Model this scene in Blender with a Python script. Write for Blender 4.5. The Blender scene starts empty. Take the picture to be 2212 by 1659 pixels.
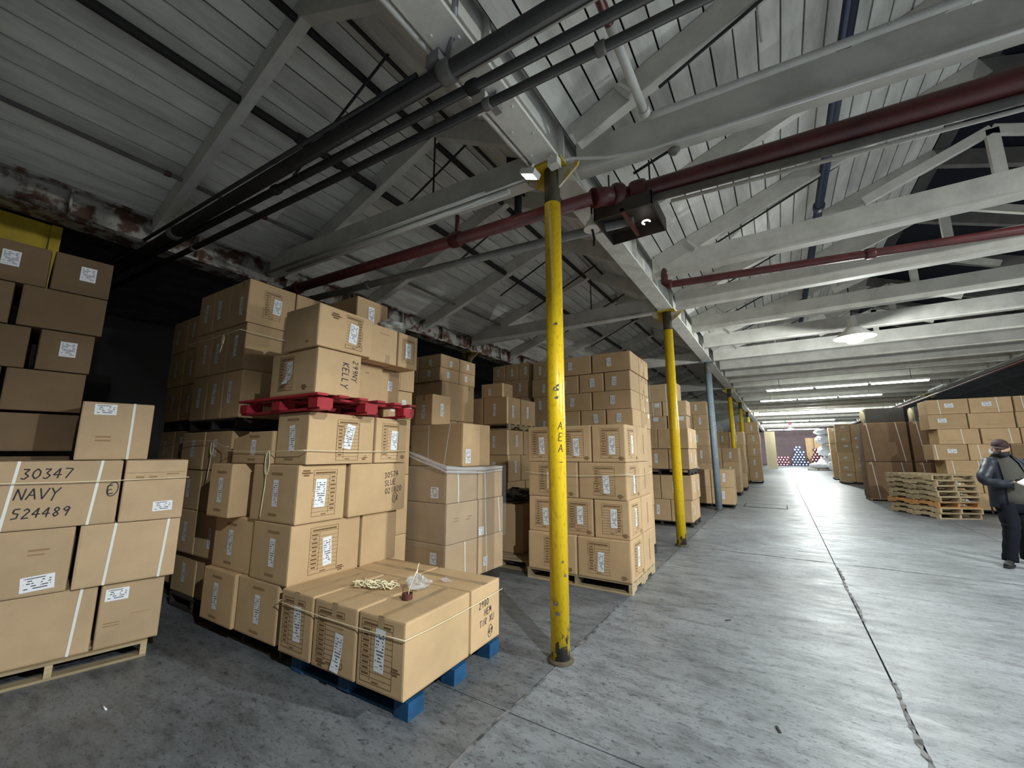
import bpy, bmesh, math, random
from mathutils import Vector, Matrix
random.seed(7)
R = math.radians
scene = bpy.context.scene
C = scene.collection

# ------------------------------------------------------------------ camera
cam = bpy.data.cameras.new('camera'); cam_o = bpy.data.objects.new('camera', cam); C.objects.link(cam_o)
cam.sensor_fit = 'HORIZONTAL'; cam.sensor_width = 36.0; cam.lens = 880.0 / 2212.0 * 36.0
cam.clip_start = 0.05; cam.clip_end = 200
cam_o.location = (0, 0, 1.55)
cam_o.rotation_euler = (R(90 + 9.5), 0, R(33.0))
scene.camera = cam_o

# ------------------------------------------------------------------ world, exposure
w = bpy.data.worlds.new('world'); scene.world = w; w.use_nodes = True
w.node_tree.nodes['Background'].inputs[0].default_value = (0.6, 0.65, 0.7, 1)
w.node_tree.nodes['Background'].inputs[1].default_value = 0.02
scene.view_settings.view_transform = 'Standard'
scene.view_settings.look = 'None'
scene.view_settings.gamma = 1.0
scene.view_settings.use_curve_mapping = False
scene.view_settings.exposure = 0.5

# lamp powers (the lamps themselves are built further down, at their fixtures)
NEAR_W, SIDE_FILL_W, MID_W, FAR_W, TUBE_E = 760, 2000, 190, 800, 28.0

# ------------------------------------------------------------------ materials
MATS = {}
def nd(t, ty, **kw):
    n = t.nodes.new(ty)
    for k, v in kw.items(): setattr(n, k, v)
    return n
def mat(name, col, rough=0.7, metal=0.0, vary=0.0, noise=0.0, nscale=6.0, col2=None, bump=0.0, bscale=60.0,
        emit=None, estr=0.0, stretch=None, alpha=1.0, thresh=None, spec=0.4, transm=0.0):
    m = bpy.data.materials.new(name); m.use_nodes = True; t = m.node_tree
    b = t.nodes['Principled BSDF']
    b.inputs['Base Color'].default_value = (*col, 1); b.inputs['Roughness'].default_value = rough
    b.inputs['Metallic'].default_value = metal; b.inputs['Specular IOR Level'].default_value = spec
    b.inputs['Alpha'].default_value = alpha
    b.inputs['Transmission Weight'].default_value = transm
    if emit: b.inputs['Emission Color'].default_value = (*emit, 1); b.inputs['Emission Strength'].default_value = estr
    src = None
    tc = nd(t, 'ShaderNodeTexCoord'); out = tc.outputs['Object']
    if vary:
        oi = nd(t, 'ShaderNodeObjectInfo')
        vm = nd(t, 'ShaderNodeVectorMath', operation='ADD'); cb = nd(t, 'ShaderNodeCombineXYZ')
        mu = nd(t, 'ShaderNodeMath', operation='MULTIPLY'); mu.inputs[1].default_value = 37.0
        t.links.new(oi.outputs['Random'], mu.inputs[0]); t.links.new(mu.outputs[0], cb.inputs[0]); t.links.new(mu.outputs[0], cb.inputs[1])
        t.links.new(out, vm.inputs[0]); t.links.new(cb.outputs[0], vm.inputs[1]); out = vm.outputs[0]
    if stretch:
        mp = nd(t, 'ShaderNodeMapping'); mp.inputs['Scale'].default_value = stretch
        t.links.new(out, mp.inputs[0]); out = mp.outputs[0]
    if noise or col2:
        nz = nd(t, 'ShaderNodeTexNoise'); nz.inputs['Scale'].default_value = nscale; nz.inputs['Detail'].default_value = 7; nz.inputs['Roughness'].default_value = 0.62
        t.links.new(out, nz.inputs['Vector'])
        rp = nd(t, 'ShaderNodeValToRGB')
        lo, hi = thresh if thresh else (0.32, 0.68)
        rp.color_ramp.elements[0].position = lo; rp.color_ramp.elements[1].position = hi
        c2 = col2 if col2 else tuple(max(0, c * (1 - noise)) for c in col)
        rp.color_ramp.elements[0].color = (*c2, 1); rp.color_ramp.elements[1].color = (*col, 1)
        t.links.new(nz.outputs['Fac'], rp.inputs[0]); src = rp.outputs[0]
    if vary:
        hs = nd(t, 'ShaderNodeHueSaturation'); mr = nd(t, 'ShaderNodeMapRange')
        mr.inputs['To Min'].default_value = 1 - vary; mr.inputs['To Max'].default_value = 1 + vary
        t.links.new(oi.outputs['Random'], mr.inputs[0]); t.links.new(mr.outputs[0], hs.inputs['Value'])
        if src: t.links.new(src, hs.inputs['Color'])
        else: hs.inputs['Color'].default_value = (*col, 1)
        src = hs.outputs[0]
    if src: t.links.new(src, b.inputs['Base Color'])
    if bump:
        n2 = nd(t, 'ShaderNodeTexNoise'); n2.inputs['Scale'].default_value = bscale; n2.inputs['Detail'].default_value = 4
        t.links.new(out, n2.inputs['Vector'])
        bp = nd(t, 'ShaderNodeBump'); bp.inputs['Strength'].default_value = bump; bp.inputs['Distance'].default_value = 0.02
        t.links.new(n2.outputs['Fac'], bp.inputs['Height']); t.links.new(bp.outputs[0], b.inputs['Normal'])
    MATS[name] = m
    return m
def paper_mat(name, rows, cols, ink=(0.10, 0.10, 0.12)):
    # white paper with rows of grey print, laid out in the sheet's own UV
    m = mat(name, (0.78, 0.80, 0.84), 0.55); t = m.node_tree; b = t.nodes['Principled BSDF']
    uv = nd(t, 'ShaderNodeTexCoord')
    mp = nd(t, 'ShaderNodeMapping'); mp.inputs['Scale'].default_value = (cols, rows, 1); t.links.new(uv.outputs['UV'], mp.inputs[0])
    sep = nd(t, 'ShaderNodeSeparateXYZ'); t.links.new(mp.outputs[0], sep.inputs[0])
    fr = nd(t, 'ShaderNodeMath', operation='FRACT'); t.links.new(sep.outputs[1], fr.inputs[0])
    lt = nd(t, 'ShaderNodeMath', operation='LESS_THAN'); lt.inputs[1].default_value = 0.45; t.links.new(fr.outputs[0], lt.inputs[0])
    fl = nd(t, 'ShaderNodeMath', operation='FLOOR'); t.links.new(sep.outputs[1], fl.inputs[0])
    cb = nd(t, 'ShaderNodeCombineXYZ'); t.links.new(sep.outputs[0], cb.inputs[0]); t.links.new(fl.outputs[0], cb.inputs[1])
    nz = nd(t, 'ShaderNodeTexNoise'); nz.inputs['Scale'].default_value = 0.9; nz.inputs['Detail'].default_value = 3; t.links.new(cb.outputs[0], nz.inputs[0])
    gt = nd(t, 'ShaderNodeMath', operation='GREATER_THAN'); gt.inputs[1].default_value = 0.5; t.links.new(nz.outputs['Fac'], gt.inputs[0])
    s2 = nd(t, 'ShaderNodeSeparateXYZ'); t.links.new(uv.outputs['UV'], s2.inputs[0])
    prod = nd(t, 'ShaderNodeMath', operation='MULTIPLY'); t.links.new(lt.outputs[0], prod.inputs[0]); t.links.new(gt.outputs[0], prod.inputs[1])
    for k in (0, 1):
        a = nd(t, 'ShaderNodeMath', operation='COMPARE'); a.inputs[1].default_value = 0.5; a.inputs[2].default_value = 0.40
        t.links.new(s2.outputs[k], a.inputs[0])
        p = nd(t, 'ShaderNodeMath', operation='MULTIPLY'); t.links.new(prod.outputs[0], p.inputs[0]); t.links.new(a.outputs[0], p.inputs[1]); prod = p
    mx = nd(t, 'ShaderNodeMix', data_type='RGBA'); mx.inputs[6].default_value = (0.78, 0.80, 0.84, 1); mx.inputs[7].default_value = (*ink, 1)
    t.links.new(prod.outputs[0], mx.inputs[0]); t.links.new(mx.outputs[2], b.inputs['Base Color'])
    return m
mat('cardboard', (0.56, 0.388, 0.222), 0.82, vary=0.10, noise=0.14, nscale=3.0, bump=0.05, bscale=120, spec=0.25)
mat('cardboard_grey', (0.50, 0.36, 0.225), 0.82, vary=0.10, noise=0.16, nscale=3.0, bump=0.05, bscale=120, spec=0.25)
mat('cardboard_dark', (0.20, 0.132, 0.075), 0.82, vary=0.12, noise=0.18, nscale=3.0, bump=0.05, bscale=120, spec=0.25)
mat('cardboard_brown', (0.235, 0.145, 0.085), 0.8, vary=0.12, noise=0.2, nscale=3.0, spec=0.25)
mat('print_faint', (0.30, 0.19, 0.10), 0.8, spec=0.2)
mat('carton_black', (0.055, 0.048, 0.042), 0.7, noise=0.3)
mat('chip_grey', (0.10, 0.10, 0.11), 0.7)
mat('print_ink', (0.16, 0.092, 0.042), 0.8, spec=0.2)
mat('marker_ink', (0.035, 0.03, 0.04), 0.7, spec=0.2)
mat('tape', (0.42, 0.30, 0.17), 0.16, spec=0.6)
mat('tape_clear', (0.62, 0.52, 0.38), 0.14, alpha=0.35, spec=0.7)
mat('strap_white', (0.74, 0.74, 0.72), 0.45)
mat('twine', (0.80, 0.72, 0.50), 0.8)
paper_mat('label_tall', 13, 3.2); paper_mat('label_wide', 6, 6.0)
mat('yellow_paint', (0.80, 0.55, 0.01), 0.38, noise=0.3, nscale=5, col2=(0.62, 0.40, 0.01), thresh=(0.2, 0.5), bump=0.08, bscale=25, spec=0.5)
mat('yellow_flat', (0.62, 0.44, 0.03), 0.6, noise=0.35, nscale=4)
mat('bracket_paint', (0.55, 0.53, 0.46), 0.6, col2=(0.50, 0.33, 0.02), nscale=5.0, thresh=(0.46, 0.60))
mat('yellow_grime', (0.10, 0.085, 0.05), 0.75, noise=0.4, nscale=9)
mat('bluegrey_paint', (0.30, 0.37, 0.43), 0.45, noise=0.25, nscale=6)
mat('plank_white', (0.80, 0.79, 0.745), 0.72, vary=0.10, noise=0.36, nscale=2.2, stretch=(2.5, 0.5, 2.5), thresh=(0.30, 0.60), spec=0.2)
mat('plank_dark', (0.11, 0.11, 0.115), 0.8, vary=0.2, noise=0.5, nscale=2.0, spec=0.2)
mat('deck_black', (0.012, 0.012, 0.013), 0.9)
mat('skylight_glass', (0.010, 0.013, 0.022), 0.75, spec=0.15)
mat('beam_white', (0.68, 0.665, 0.615), 0.68, vary=0.06, noise=0.28, nscale=3.0, thresh=(0.25, 0.6), spec=0.25)
mat('girder_white', (0.78, 0.77, 0.72), 0.62, noise=0.22, nscale=4.0, thresh=(0.22, 0.55), bump=0.15, bscale=18, spec=0.3)
mat('girder_rusty', (0.36, 0.345, 0.32), 0.75, col2=(0.09, 0.045, 0.03), nscale=4.5, thresh=(0.44, 0.54), bump=0.3, bscale=20)
mat('pipe_dark', (0.028, 0.027, 0.026), 0.7, noise=0.4, nscale=6)
mat('pipe_grey', (0.20, 0.195, 0.185), 0.55, noise=0.35, nscale=5)
mat('pipe_red', (0.125, 0.026, 0.027), 0.42, noise=0.5, nscale=4, spec=0.5)
mat('pipe_white', (0.60, 0.60, 0.575), 0.5, noise=0.15, nscale=8)
mat('pipe_navy', (0.035, 0.045, 0.075), 0.5)
mat('steel_grey', (0.30, 0.30, 0.32), 0.45, metal=0.4)
mat('housing_white', (0.72, 0.72, 0.68), 0.45)
mat('heater_brown', (0.05, 0.038, 0.032), 0.55)
mat('black_metal', (0.012, 0.012, 0.012), 0.6)
mat('brass', (0.25, 0.2, 0.12), 0.4, metal=0.6)
mat('pallet_wood', (0.46, 0.36, 0.22), 0.85, vary=0.22, noise=0.35, nscale=4, stretch=(1, 5, 5))
mat('pallet_orange', (0.55, 0.27, 0.10), 0.85, noise=0.3, nscale=4)
mat('pallet_red', (0.40, 0.022, 0.035), 0.6, vary=0.1, noise=0.35, nscale=5)
mat('pallet_blue', (0.012, 0.085, 0.21), 0.6, vary=0.1, noise=0.45, nscale=6)
mat('pallet_dark', (0.035, 0.03, 0.026), 0.85, vary=0.2, noise=0.3)
mat('plastic_film', (0.82, 0.84, 0.86), 0.16, alpha=0.07, spec=0.8)
mat('plastic_bag', (0.75, 0.78, 0.82), 0.15, alpha=0.35, spec=0.9)
mat('bag_grey', (0.42, 0.41, 0.38), 0.5, noise=0.3)
mat('joint_grey', (0.20, 0.20, 0.205), 0.8, col2=(0.05, 0.05, 0.05), nscale=12, thresh=(0.4, 0.55))
mat('core_brown', (0.10, 0.03, 0.025), 0.6)
mat('tarp_black', (0.012, 0.014, 0.02), 0.35, spec=0.6)
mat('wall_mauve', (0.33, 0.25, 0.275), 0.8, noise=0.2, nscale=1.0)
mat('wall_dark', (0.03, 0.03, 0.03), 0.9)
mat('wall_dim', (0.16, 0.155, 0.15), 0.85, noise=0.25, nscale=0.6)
mat('roll_red', (0.12, 0.015, 0.03), 0.8); mat('roll_navy', (0.03, 0.05, 0.11), 0.8); mat('roll_black', (0.02, 0.018, 0.03), 0.8)
mat('roll_core', (0.85, 0.85, 0.88), 0.6)
mat('fabric_white', (0.78, 0.80, 0.84), 0.5)
mat('board_beige', (0.58, 0.50, 0.33), 0.7)
mat('tube_glow', (1, 1, 1), 0.5, emit=(0.93, 1.0, 0.93), estr=TUBE_E)
mat('bulb_glow', (1, 1, 1), 0.5, emit=(0.95, 1.0, 0.95), estr=220.0)
mat('bulb_small', (1, 1, 1), 0.5, emit=(1, 1, 0.98), estr=3.0)
mat('exit_red', (0.5, 0.02, 0.03), 0.5, emit=(1, 0.05, 0.1), estr=2.0)
mat('skin', (0.36, 0.22, 0.16), 0.6); mat('hair', (0.02, 0.015, 0.012), 0.7)
mat('jacket_navy', (0.015, 0.019, 0.030), 0.5, spec=0.35); mat('shirt_olive', (0.060, 0.058, 0.050), 0.9, spec=0.2)
mat('pants_navy', (0.005, 0.006, 0.010), 0.9, spec=0.15); mat('cap_maroon', (0.03, 0.012, 0.014), 0.8)
mat('mask_black', (0.012, 0.012, 0.013), 0.8); mat('shoe_black', (0.015, 0.015, 0.016), 0.6); mat('glove_grey', (0.14, 0.13, 0.12), 0.7)
mat('paper_white', (0.85, 0.85, 0.90), 0.6)

def floor_mat(name, k):
    m = bpy.data.materials.new(name); m.use_nodes = True; t = m.node_tree; b = t.nodes['Principled BSDF']
    g = nd(t, 'ShaderNodeNewGeometry'); out = g.outputs['Position']
    def noise(sc, det, ro, st=(1, 1, 1), off=(0, 0, 0)):
        mp = nd(t, 'ShaderNodeMapping'); mp.inputs['Scale'].default_value = st; mp.inputs['Location'].default_value = off; t.links.new(out, mp.inputs[0])
        n = nd(t, 'ShaderNodeTexNoise'); n.inputs['Scale'].default_value = sc; n.inputs['Detail'].default_value = det; n.inputs['Roughness'].default_value = ro
        t.links.new(mp.outputs[0], n.inputs['Vector']); return n.outputs['Fac']
    def ramp(f, a, ca, bb, cb):
        r = nd(t, 'ShaderNodeValToRGB'); r.color_ramp.elements[0].position = a; r.color_ramp.elements[1].position = bb
        r.color_ramp.elements[0].color = (*ca, 1); r.color_ramp.elements[1].color = (*cb, 1); t.links.new(f, r.inputs[0]); return r.outputs[0]
    def mult(a, c):
        x = nd(t, 'ShaderNodeMix', data_type='RGBA', blend_type='MULTIPLY'); x.inputs[0].default_value = 1
        t.links.new(a, x.inputs[6]); t.links.new(c, x.inputs[7]); return x.outputs[2]
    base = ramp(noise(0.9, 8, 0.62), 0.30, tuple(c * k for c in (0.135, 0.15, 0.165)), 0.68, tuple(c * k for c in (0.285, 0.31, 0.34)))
    scuff = ramp(noise(5.5, 9, 0.72, (0.55, 1.6, 1)), 0.36, (0.55, 0.55, 0.56), 0.54, (1, 1, 1))
    spots = ramp(noise(15, 6, 0.7, (0.8, 1.3, 1), (3, 9, 0)), 0.33, (0.35, 0.35, 0.36), 0.44, (1, 1, 1))
    fleck = ramp(noise(34, 5, 0.75, (0.7, 1.5, 1), (1, 4, 0)), 0.36, (0.38, 0.38, 0.39), 0.45, (1, 1, 1))
    pale = ramp(noise(22, 5, 0.7, (0.6, 1.6, 1), (8, 1, 0)), 0.56, (1, 1, 1), 0.70, (1.25, 1.27, 1.3))
    col = mult(mult(mult(mult(base, scuff), spots), fleck), pale)
    t.links.new(col, b.inputs['Base Color'])
    rr = ramp(noise(4.0, 8, 0.7, (0.6, 1.5, 1), (5, 2, 0)), 0.3, (0.60, 0.60, 0.60), 0.7, (0.36, 0.36, 0.36))
    t.links.new(rr, b.inputs['Roughness']); b.inputs['Specular IOR Level'].default_value = 0.6
    bp = nd(t, 'ShaderNodeBump'); bp.inputs['Strength'].default_value = 0.35; bp.inputs['Distance'].default_value = 0.012
    t.links.new(noise(7, 8, 0.7, (0.7, 1.4, 1)), bp.inputs['Height']); t.links.new(bp.outputs[0], b.inputs['Normal'])
    MATS[name] = m
floor_mat('concrete', 1.0); floor_mat('concrete_darker', 0.70)
def column_mat():
    # yellow enamel, chipped to dark steel low down where trucks knock it
    m = mat('yellow_column', (0.80, 0.55, 0.01), 0.33, spec=0.5); t = m.node_tree; b = t.nodes['Principled BSDF']
    tc = nd(t, 'ShaderNodeTexCoord'); sep = nd(t, 'ShaderNodeSeparateXYZ'); t.links.new(tc.outputs['Object'], sep.inputs[0])
    n = nd(t, 'ShaderNodeTexNoise'); n.inputs['Scale'].default_value = 7; n.inputs['Detail'].default_value = 6; n.inputs['Roughness'].default_value = 0.7
    mp = nd(t, 'ShaderNodeMapping'); mp.inputs['Scale'].default_value = (1.6, 1.6, 0.8); t.links.new(tc.outputs['Object'], mp.inputs[0]); t.links.new(mp.outputs[0], n.inputs[0])
    mr = nd(t, 'ShaderNodeMapRange'); mr.inputs[1].default_value = 0.0; mr.inputs[2].default_value = 0.75; mr.inputs[3].default_value = 0.11; mr.inputs[4].default_value = -0.13
    t.links.new(sep.outputs[2], mr.inputs[0])
    a = nd(t, 'ShaderNodeMath', operation='ADD'); t.links.new(n.outputs['Fac'], a.inputs[0]); t.links.new(mr.outputs[0], a.inputs[1])
    r = nd(t, 'ShaderNodeValToRGB'); r.color_ramp.elements[0].position = 0.575; r.color_ramp.elements[1].position = 0.60
    r.color_ramp.elements[0].color = (0.80, 0.55, 0.01, 1); r.color_ramp.elements[1].color = (0.06, 0.06, 0.065, 1); t.links.new(a.outputs[0], r.inputs[0])
    n2 = nd(t, 'ShaderNodeTexNoise'); n2.inputs['Scale'].default_value = 30; n2.inputs['Detail'].default_value = 5; t.links.new(mp.outputs[0], n2.inputs[0])
    r2 = nd(t, 'ShaderNodeValToRGB'); r2.color_ramp.elements[0].position = 0.34; r2.color_ramp.elements[1].position = 0.48
    r2.color_ramp.elements[0].color = (0.80, 0.74, 0.66, 1); r2.color_ramp.elements[1].color = (1, 1, 1, 1); t.links.new(n2.outputs['Fac'], r2.inputs[0])
    mx = nd(t, 'ShaderNodeMix', data_type='RGBA', blend_type='MULTIPLY'); mx.inputs[0].default_value = 1
    t.links.new(r.outputs[0], mx.inputs[6]); t.links.new(r2.outputs[0], mx.inputs[7]); t.links.new(mx.outputs[2], b.inputs['Base Color'])
column_mat()

# ------------------------------------------------------------------ mesh helpers
def tag(o, label=None, cat=None, group=None, kind=None):
    if label: o['label'] = label
    if cat: o['category'] = cat
    if group: o['group'] = group
    if kind: o['kind'] = kind
    return o
def empty(name, loc=(0, 0, 0), rz=0):
    o = bpy.data.objects.new(name, None); C.objects.link(o); o.location = loc; o.rotation_euler = (0, 0, rz); o.empty_display_size = 0.1
    return o
def link(name, me, m, parent=None, loc=None):
    o = bpy.data.objects.new(name, me); C.objects.link(o)
    if m and not me.materials: me.materials.append(MATS[m])
    if parent: o.parent = parent
    if loc is not None: o.location = loc
    return o
class MB:
    def __init__(s): s.v = []; s.f = []; s.uv = []
    def box(s, x0, x1, y0, y1, z0, z1, M=None):
        b = len(s.v)
        for x in (x0, x1):
            for y in (y0, y1):
                for z in (z0, z1):
                    p = Vector((x, y, z)); s.v.append(M @ p if M else p)
        for q in ((0, 1, 3, 2), (4, 6, 7, 5), (0, 4, 5, 1), (2, 3, 7, 6), (0, 2, 6, 4), (1, 5, 7, 3)): s.f.append([b + i for i in q])
        return s
    def bar(s, p, q, wd, ht, up=Vector((0, 0, 1))):
        p = Vector(p); q = Vector(q); d = (q - p); L = d.length; d.normalize()
        sd = d.cross(up)
        if sd.length < 1e-4: sd = d.cross(Vector((1, 0, 0)))
        sd.normalize(); u = sd.cross(d)
        M = Matrix((( d.x, sd.x, u.x, p.x), (d.y, sd.y, u.y, p.y), (d.z, sd.z, u.z, p.z), (0, 0, 0, 1)))
        return s.box(0, L, -wd / 2, wd / 2, -ht / 2, ht / 2, M)
    def tube(s, pts, r, n=10, cap=True):
        pts = [Vector(p) for p in pts]; rs = r if isinstance(r, (list, tuple)) else [r] * len(pts)
        prev = None; rings = []
        for i, p in enumerate(pts):
            d = (pts[min(i + 1, len(pts) - 1)] - pts[max(i - 1, 0)]).normalized()
            if prev is None:
                a = d.cross(Vector((0, 0, 1)))
                if a.length < 1e-3: a = d.cross(Vector((1, 0, 0)))
            else: a = prev - d * prev.dot(d)
            a.normalize(); prev = a; c = d.cross(a)
            b = len(s.v); rings.append(b)
            for k in range(n):
                t = 2 * math.pi * k / n; s.v.append(p + (a * math.cos(t) + c * math.sin(t)) * rs[i])
        for i in range(len(rings) - 1):
            for k in range(n): s.f.append([rings[i] + k, rings[i] + (k + 1) % n, rings[i + 1] + (k + 1) % n, rings[i + 1] + k])
        if cap: s.f.append([rings[0] + k for k in reversed(range(n))]); s.f.append([rings[-1] + k for k in range(n)])
        return s
    def lathe(s, prof, n=20, base=(0, 0, 0)):
        b = len(s.v); base = Vector(base)
        for (r, z) in prof:
            for k in range(n):
                t = 2 * math.pi * k / n; s.v.append(base + Vector((r * math.cos(t), r * math.sin(t), z)))
        for i in range(len(prof) - 1):
            for k in range(n): s.f.append([b + i * n + k, b + i * n + (k + 1) % n, b + (i + 1) * n + (k + 1) % n, b + (i + 1) * n + k])
        s.f.append([b + k for k in reversed(range(n))]); s.f.append([b + (len(prof) - 1) * n + k for k in range(n)])
        return s
    def mesh(s, name, smooth=False):
        me = bpy.data.meshes.new(name); me.from_pydata([tuple(v) for v in s.v], [], s.f); me.update()
        if smooth:
            for p in me.polygons: p.use_smooth = len(p.vertices) == 4
        if s.uv:
            ul = me.uv_layers.new(name='UVMap')
            for p in me.polygons:
                for li, vi in zip(p.loop_indices, p.vertices): ul.data[li].uv = s.uv[vi]
        return me
    def obj(s, name, m, parent=None, loc=None, smooth=False):
        return link(name, s.mesh(name, smooth), m, parent, loc)
def arc(c, r, a0, a1, u, v, n=6):
    c, u, v = Vector(c), Vector(u), Vector(v)
    return [c + u * r * math.cos(a0 + (a1 - a0) * i / n) + v * r * math.sin(a0 + (a1 - a0) * i / n) for i in range(n + 1)]
def at_base(o_mb, name, m, label, cat, group=None, smooth=True):
    # one-mesh thing with its origin at its base centre
    vs = o_mb.v; x = sum(v.x for v in vs) / len(vs); y = sum(v.y for v in vs) / len(vs); z = min(v.z for v in vs)
    o_mb.v = [v - Vector((x, y, z)) for v in vs]
    return tag(o_mb.obj(name, m, None, (x, y, z), smooth), label, cat, group)

# ================================================================== STRUCTURE
XL, XC, XR = -6.2, -1.53, 5.8             # column lines
XW0, XW1, YW0, YW1 = -11.0, 12.5, -6.0, 64.0
# --- floor: concrete slabs with recessed joints
floor = tag(empty('floor'), 'worn grey concrete slab floor of the warehouse', 'floor', None, 'structure')
MB().box(XW0, XW1, YW0, YW1, -0.20, -0.028).obj('sub_base', 'yellow_grime', floor)
xs = [XW0, XL, XC, 0.5, 3.1, XR, 9.2, XW1]; ys = [YW0, -2.6, 2.3, 7.6, 12.9, 18.7, 24.1, 30, 36, 42, 48, 54, YW1]
jx = 0.006
for i in range(len(xs) - 1):
    for j in range(len(ys) - 1):
        z = random.uniform(-0.002, 0.0)
        b = MB(); x0, x1, y0, y1 = xs[i] + jx, xs[i + 1] - jx, ys[j] + jx * .8, ys[j + 1] - jx * .8
        n = 2
        b.box(x0 - (x0 + x1) / 2, x1 - (x0 + x1) / 2, y0 - (y0 + y1) / 2, y1 - (y0 + y1) / 2, -0.03, z)
        b.obj('slab', 'concrete_darker' if x1 < XC + .1 else 'concrete', floor, ((x0 + x1) / 2, (y0 + y1) / 2, 0))  # slabs left of the centre column line get a darker concrete
rj = random.Random(4)
def filler(x, y0, y1, along):
    b = MB(); n = int((y1 - y0) / .05)
    for k in range(n + 1):
        y = y0 + (y1 - y0) * k / n; c = .010 * math.sin(k * .21) + rj.uniform(-.006, .006); w1 = rj.uniform(.004, .020)
        for e in (-1, 1):
            p = (x + c + e * w1, y) if along == 'y' else (y, x + c + e * w1)
            b.v.append(Vector((p[0], p[1], .0012)))
    for k in range(n): b.f.append([2 * k, 2 * k + 1, 2 * k + 3, 2 * k + 2])
    b.obj('joint_filler', 'joint_grey', floor)
for (a_, b_) in ((1.0, 2.75), (3.3, 4.4), (4.9, 7.3), (8.2, 12)): filler(XC + .012, a_, b_, 'y')
filler(7.6, -1.2, .4, 'x'); filler(7.6, .7, 3.0, 'x'); filler(.5, 2.2, 4.0, 'y'); filler(.51, 5.2, 7.4, 'y')
# --- ceiling: planked pitched bays
ceil = tag(empty('ceiling', (0, 0, 0)), 'white painted plank ceiling of pitched bays on beams', 'ceiling', None, 'structure')
ZG = 4.40
def slope(xa, za, xb, zb, m, pw=0.215, y0=YW0, y1=YW1, name='plank', holes=None):
    d = Vector((xb - xa, 0, zb - za)); L = d.length; d.normalize(); up = Vector((-d.z, 0, d.x))
    n = max(1, round(L / pw)); s = L / n
    for k in range(n):
        a = Vector((xa, 0, za)) + d * (k * s + 0.0075); c = Vector((xa, 0, za)) + d * ((k + 1) * s - 0.0075)
        lift = up * random.uniform(0, 0.005)
        segs = [(y0, y1)]
        if holes and holes[0] <= (k + .5) * s <= holes[1]: segs = []
        for (q0, q1) in segs:
            b = MB(); ym = (q0 + q1) / 2
            P = [a + lift, c + lift, c + lift + up * .022, a + lift + up * .022]
            o = P[0].copy()
            for y in (q0 - ym, q1 - ym): b.v += [p - o + Vector((0, y, 0)) for p in P]
            b.f = [[0, 1, 5, 4], [1, 2, 6, 5], [2, 3, 7, 6], [3, 0, 4, 7], [3, 2, 1, 0], [4, 5, 6, 7]]
            b.obj(name, m, ceil, o + Vector((0, ym, 0)))
    b = MB(); a = Vector((xa, 0, za)) + up * .032; c = Vector((xb, 0, zb)) + up * .032
    for y in (y0, y1): b.v += [p + Vector((0, y, 0)) for p in (a, c, c + up * .05, a + up * .05)]
    b.f = [[0, 1, 5, 4], [1, 2, 6, 5], [2, 3, 7, 6], [3, 0, 4, 7], [3, 2, 1, 0], [4, 5, 6, 7]]
    b.obj('roof_deck', 'deck_black', ceil)
tL, tR = math.tan(R(18.5)), math.tan(R(21))
LR = (-3.0, 4.3 + tL * 3.2)                 # left bay ridge
RR = (2.2, 4.42 + tR * 3.55)                # right bay ridge
slope(XL, 4.30, LR[0], LR[1], 'plank_white')
slope(LR[0], LR[1], XC, 4.55, 'plank_white')
slope(XC + .15, 4.42, RR[0], RR[1], 'plank_white', 0.185)
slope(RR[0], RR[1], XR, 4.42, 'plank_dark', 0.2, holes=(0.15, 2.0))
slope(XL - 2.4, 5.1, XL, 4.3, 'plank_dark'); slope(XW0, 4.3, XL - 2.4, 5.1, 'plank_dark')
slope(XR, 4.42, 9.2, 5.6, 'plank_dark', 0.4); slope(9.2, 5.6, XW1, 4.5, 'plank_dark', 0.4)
# rafters
def rafter(xa, za, xb, zb, y, m='beam_white', wd=.095, ht=.22):
    d = (Vector((xb, 0, zb)) - Vector((xa, 0, za))); u = Vector((-d.z, 0, d.x)).normalized()
    off = -u * (ht / 2 + .004)
    L = d.length; ang = math.atan2(zb - za, xb - xa)
    key = ('rafter', round(L, 3), wd, ht)
    if key not in cache: cache[key] = MB().box(-L / 2, L / 2, -wd / 2, wd / 2, -ht / 2, ht / 2).mesh('rafter')
    mid = (Vector((xa, y, za)) + Vector((xb, y, zb))) / 2 + off
    o = link('rafter', cache[key], m, ceil, mid); o.rotation_euler = (0, -ang, 0)
cache = {}
RY = [-4.6, -3.05, -1.55, -.02, 1.47, 3.03, 4.55, 6.0, 7.62, 9.3, 10.95, 12.7, 14.2, 15.7, 17.2, 18.7] + [20.4 + 1.75 * k for k in range(24)]
for y in RY:
    if y > 45: continue
    rafter(XL + .12, 4.34, LR[0], LR[1], y)
    rafter(LR[0], LR[1], XC - .1, 4.61, y)
    rafter(XC + .2, 4.44, RR[0], RR[1], y)
    rafter(RR[0], RR[1], XR - .1, 4.46, y, 'pipe_grey')
# skylight panes let into the far slope of the right-hand bay
d = Vector((XR - RR[0], 0, 4.42 - RR[1])).normalized(); up = Vector((-d.z, 0, d.x)); up = up if up.z > 0 else -up
for a, b_ in zip(RY[4:24], RY[5:25]):
    P0 = Vector((RR[0], 0, RR[1])) + d * .16; P1 = Vector((RR[0], 0, RR[1])) + d * 1.98
    b = MB()
    for y in (a + .06, b_ - .06): b.v += [p + Vector((0, y, 0)) for p in (P0, P1, P1 + up * .012, P0 + up * .012)]
    b.f = [[0, 1, 5, 4], [1, 2, 6, 5], [2, 3, 7, 6], [3, 0, 4, 7], [3, 2, 1, 0], [4, 5, 6, 7]]
    b.obj('skylight_pane', 'skylight_glass', ceil)
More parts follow.
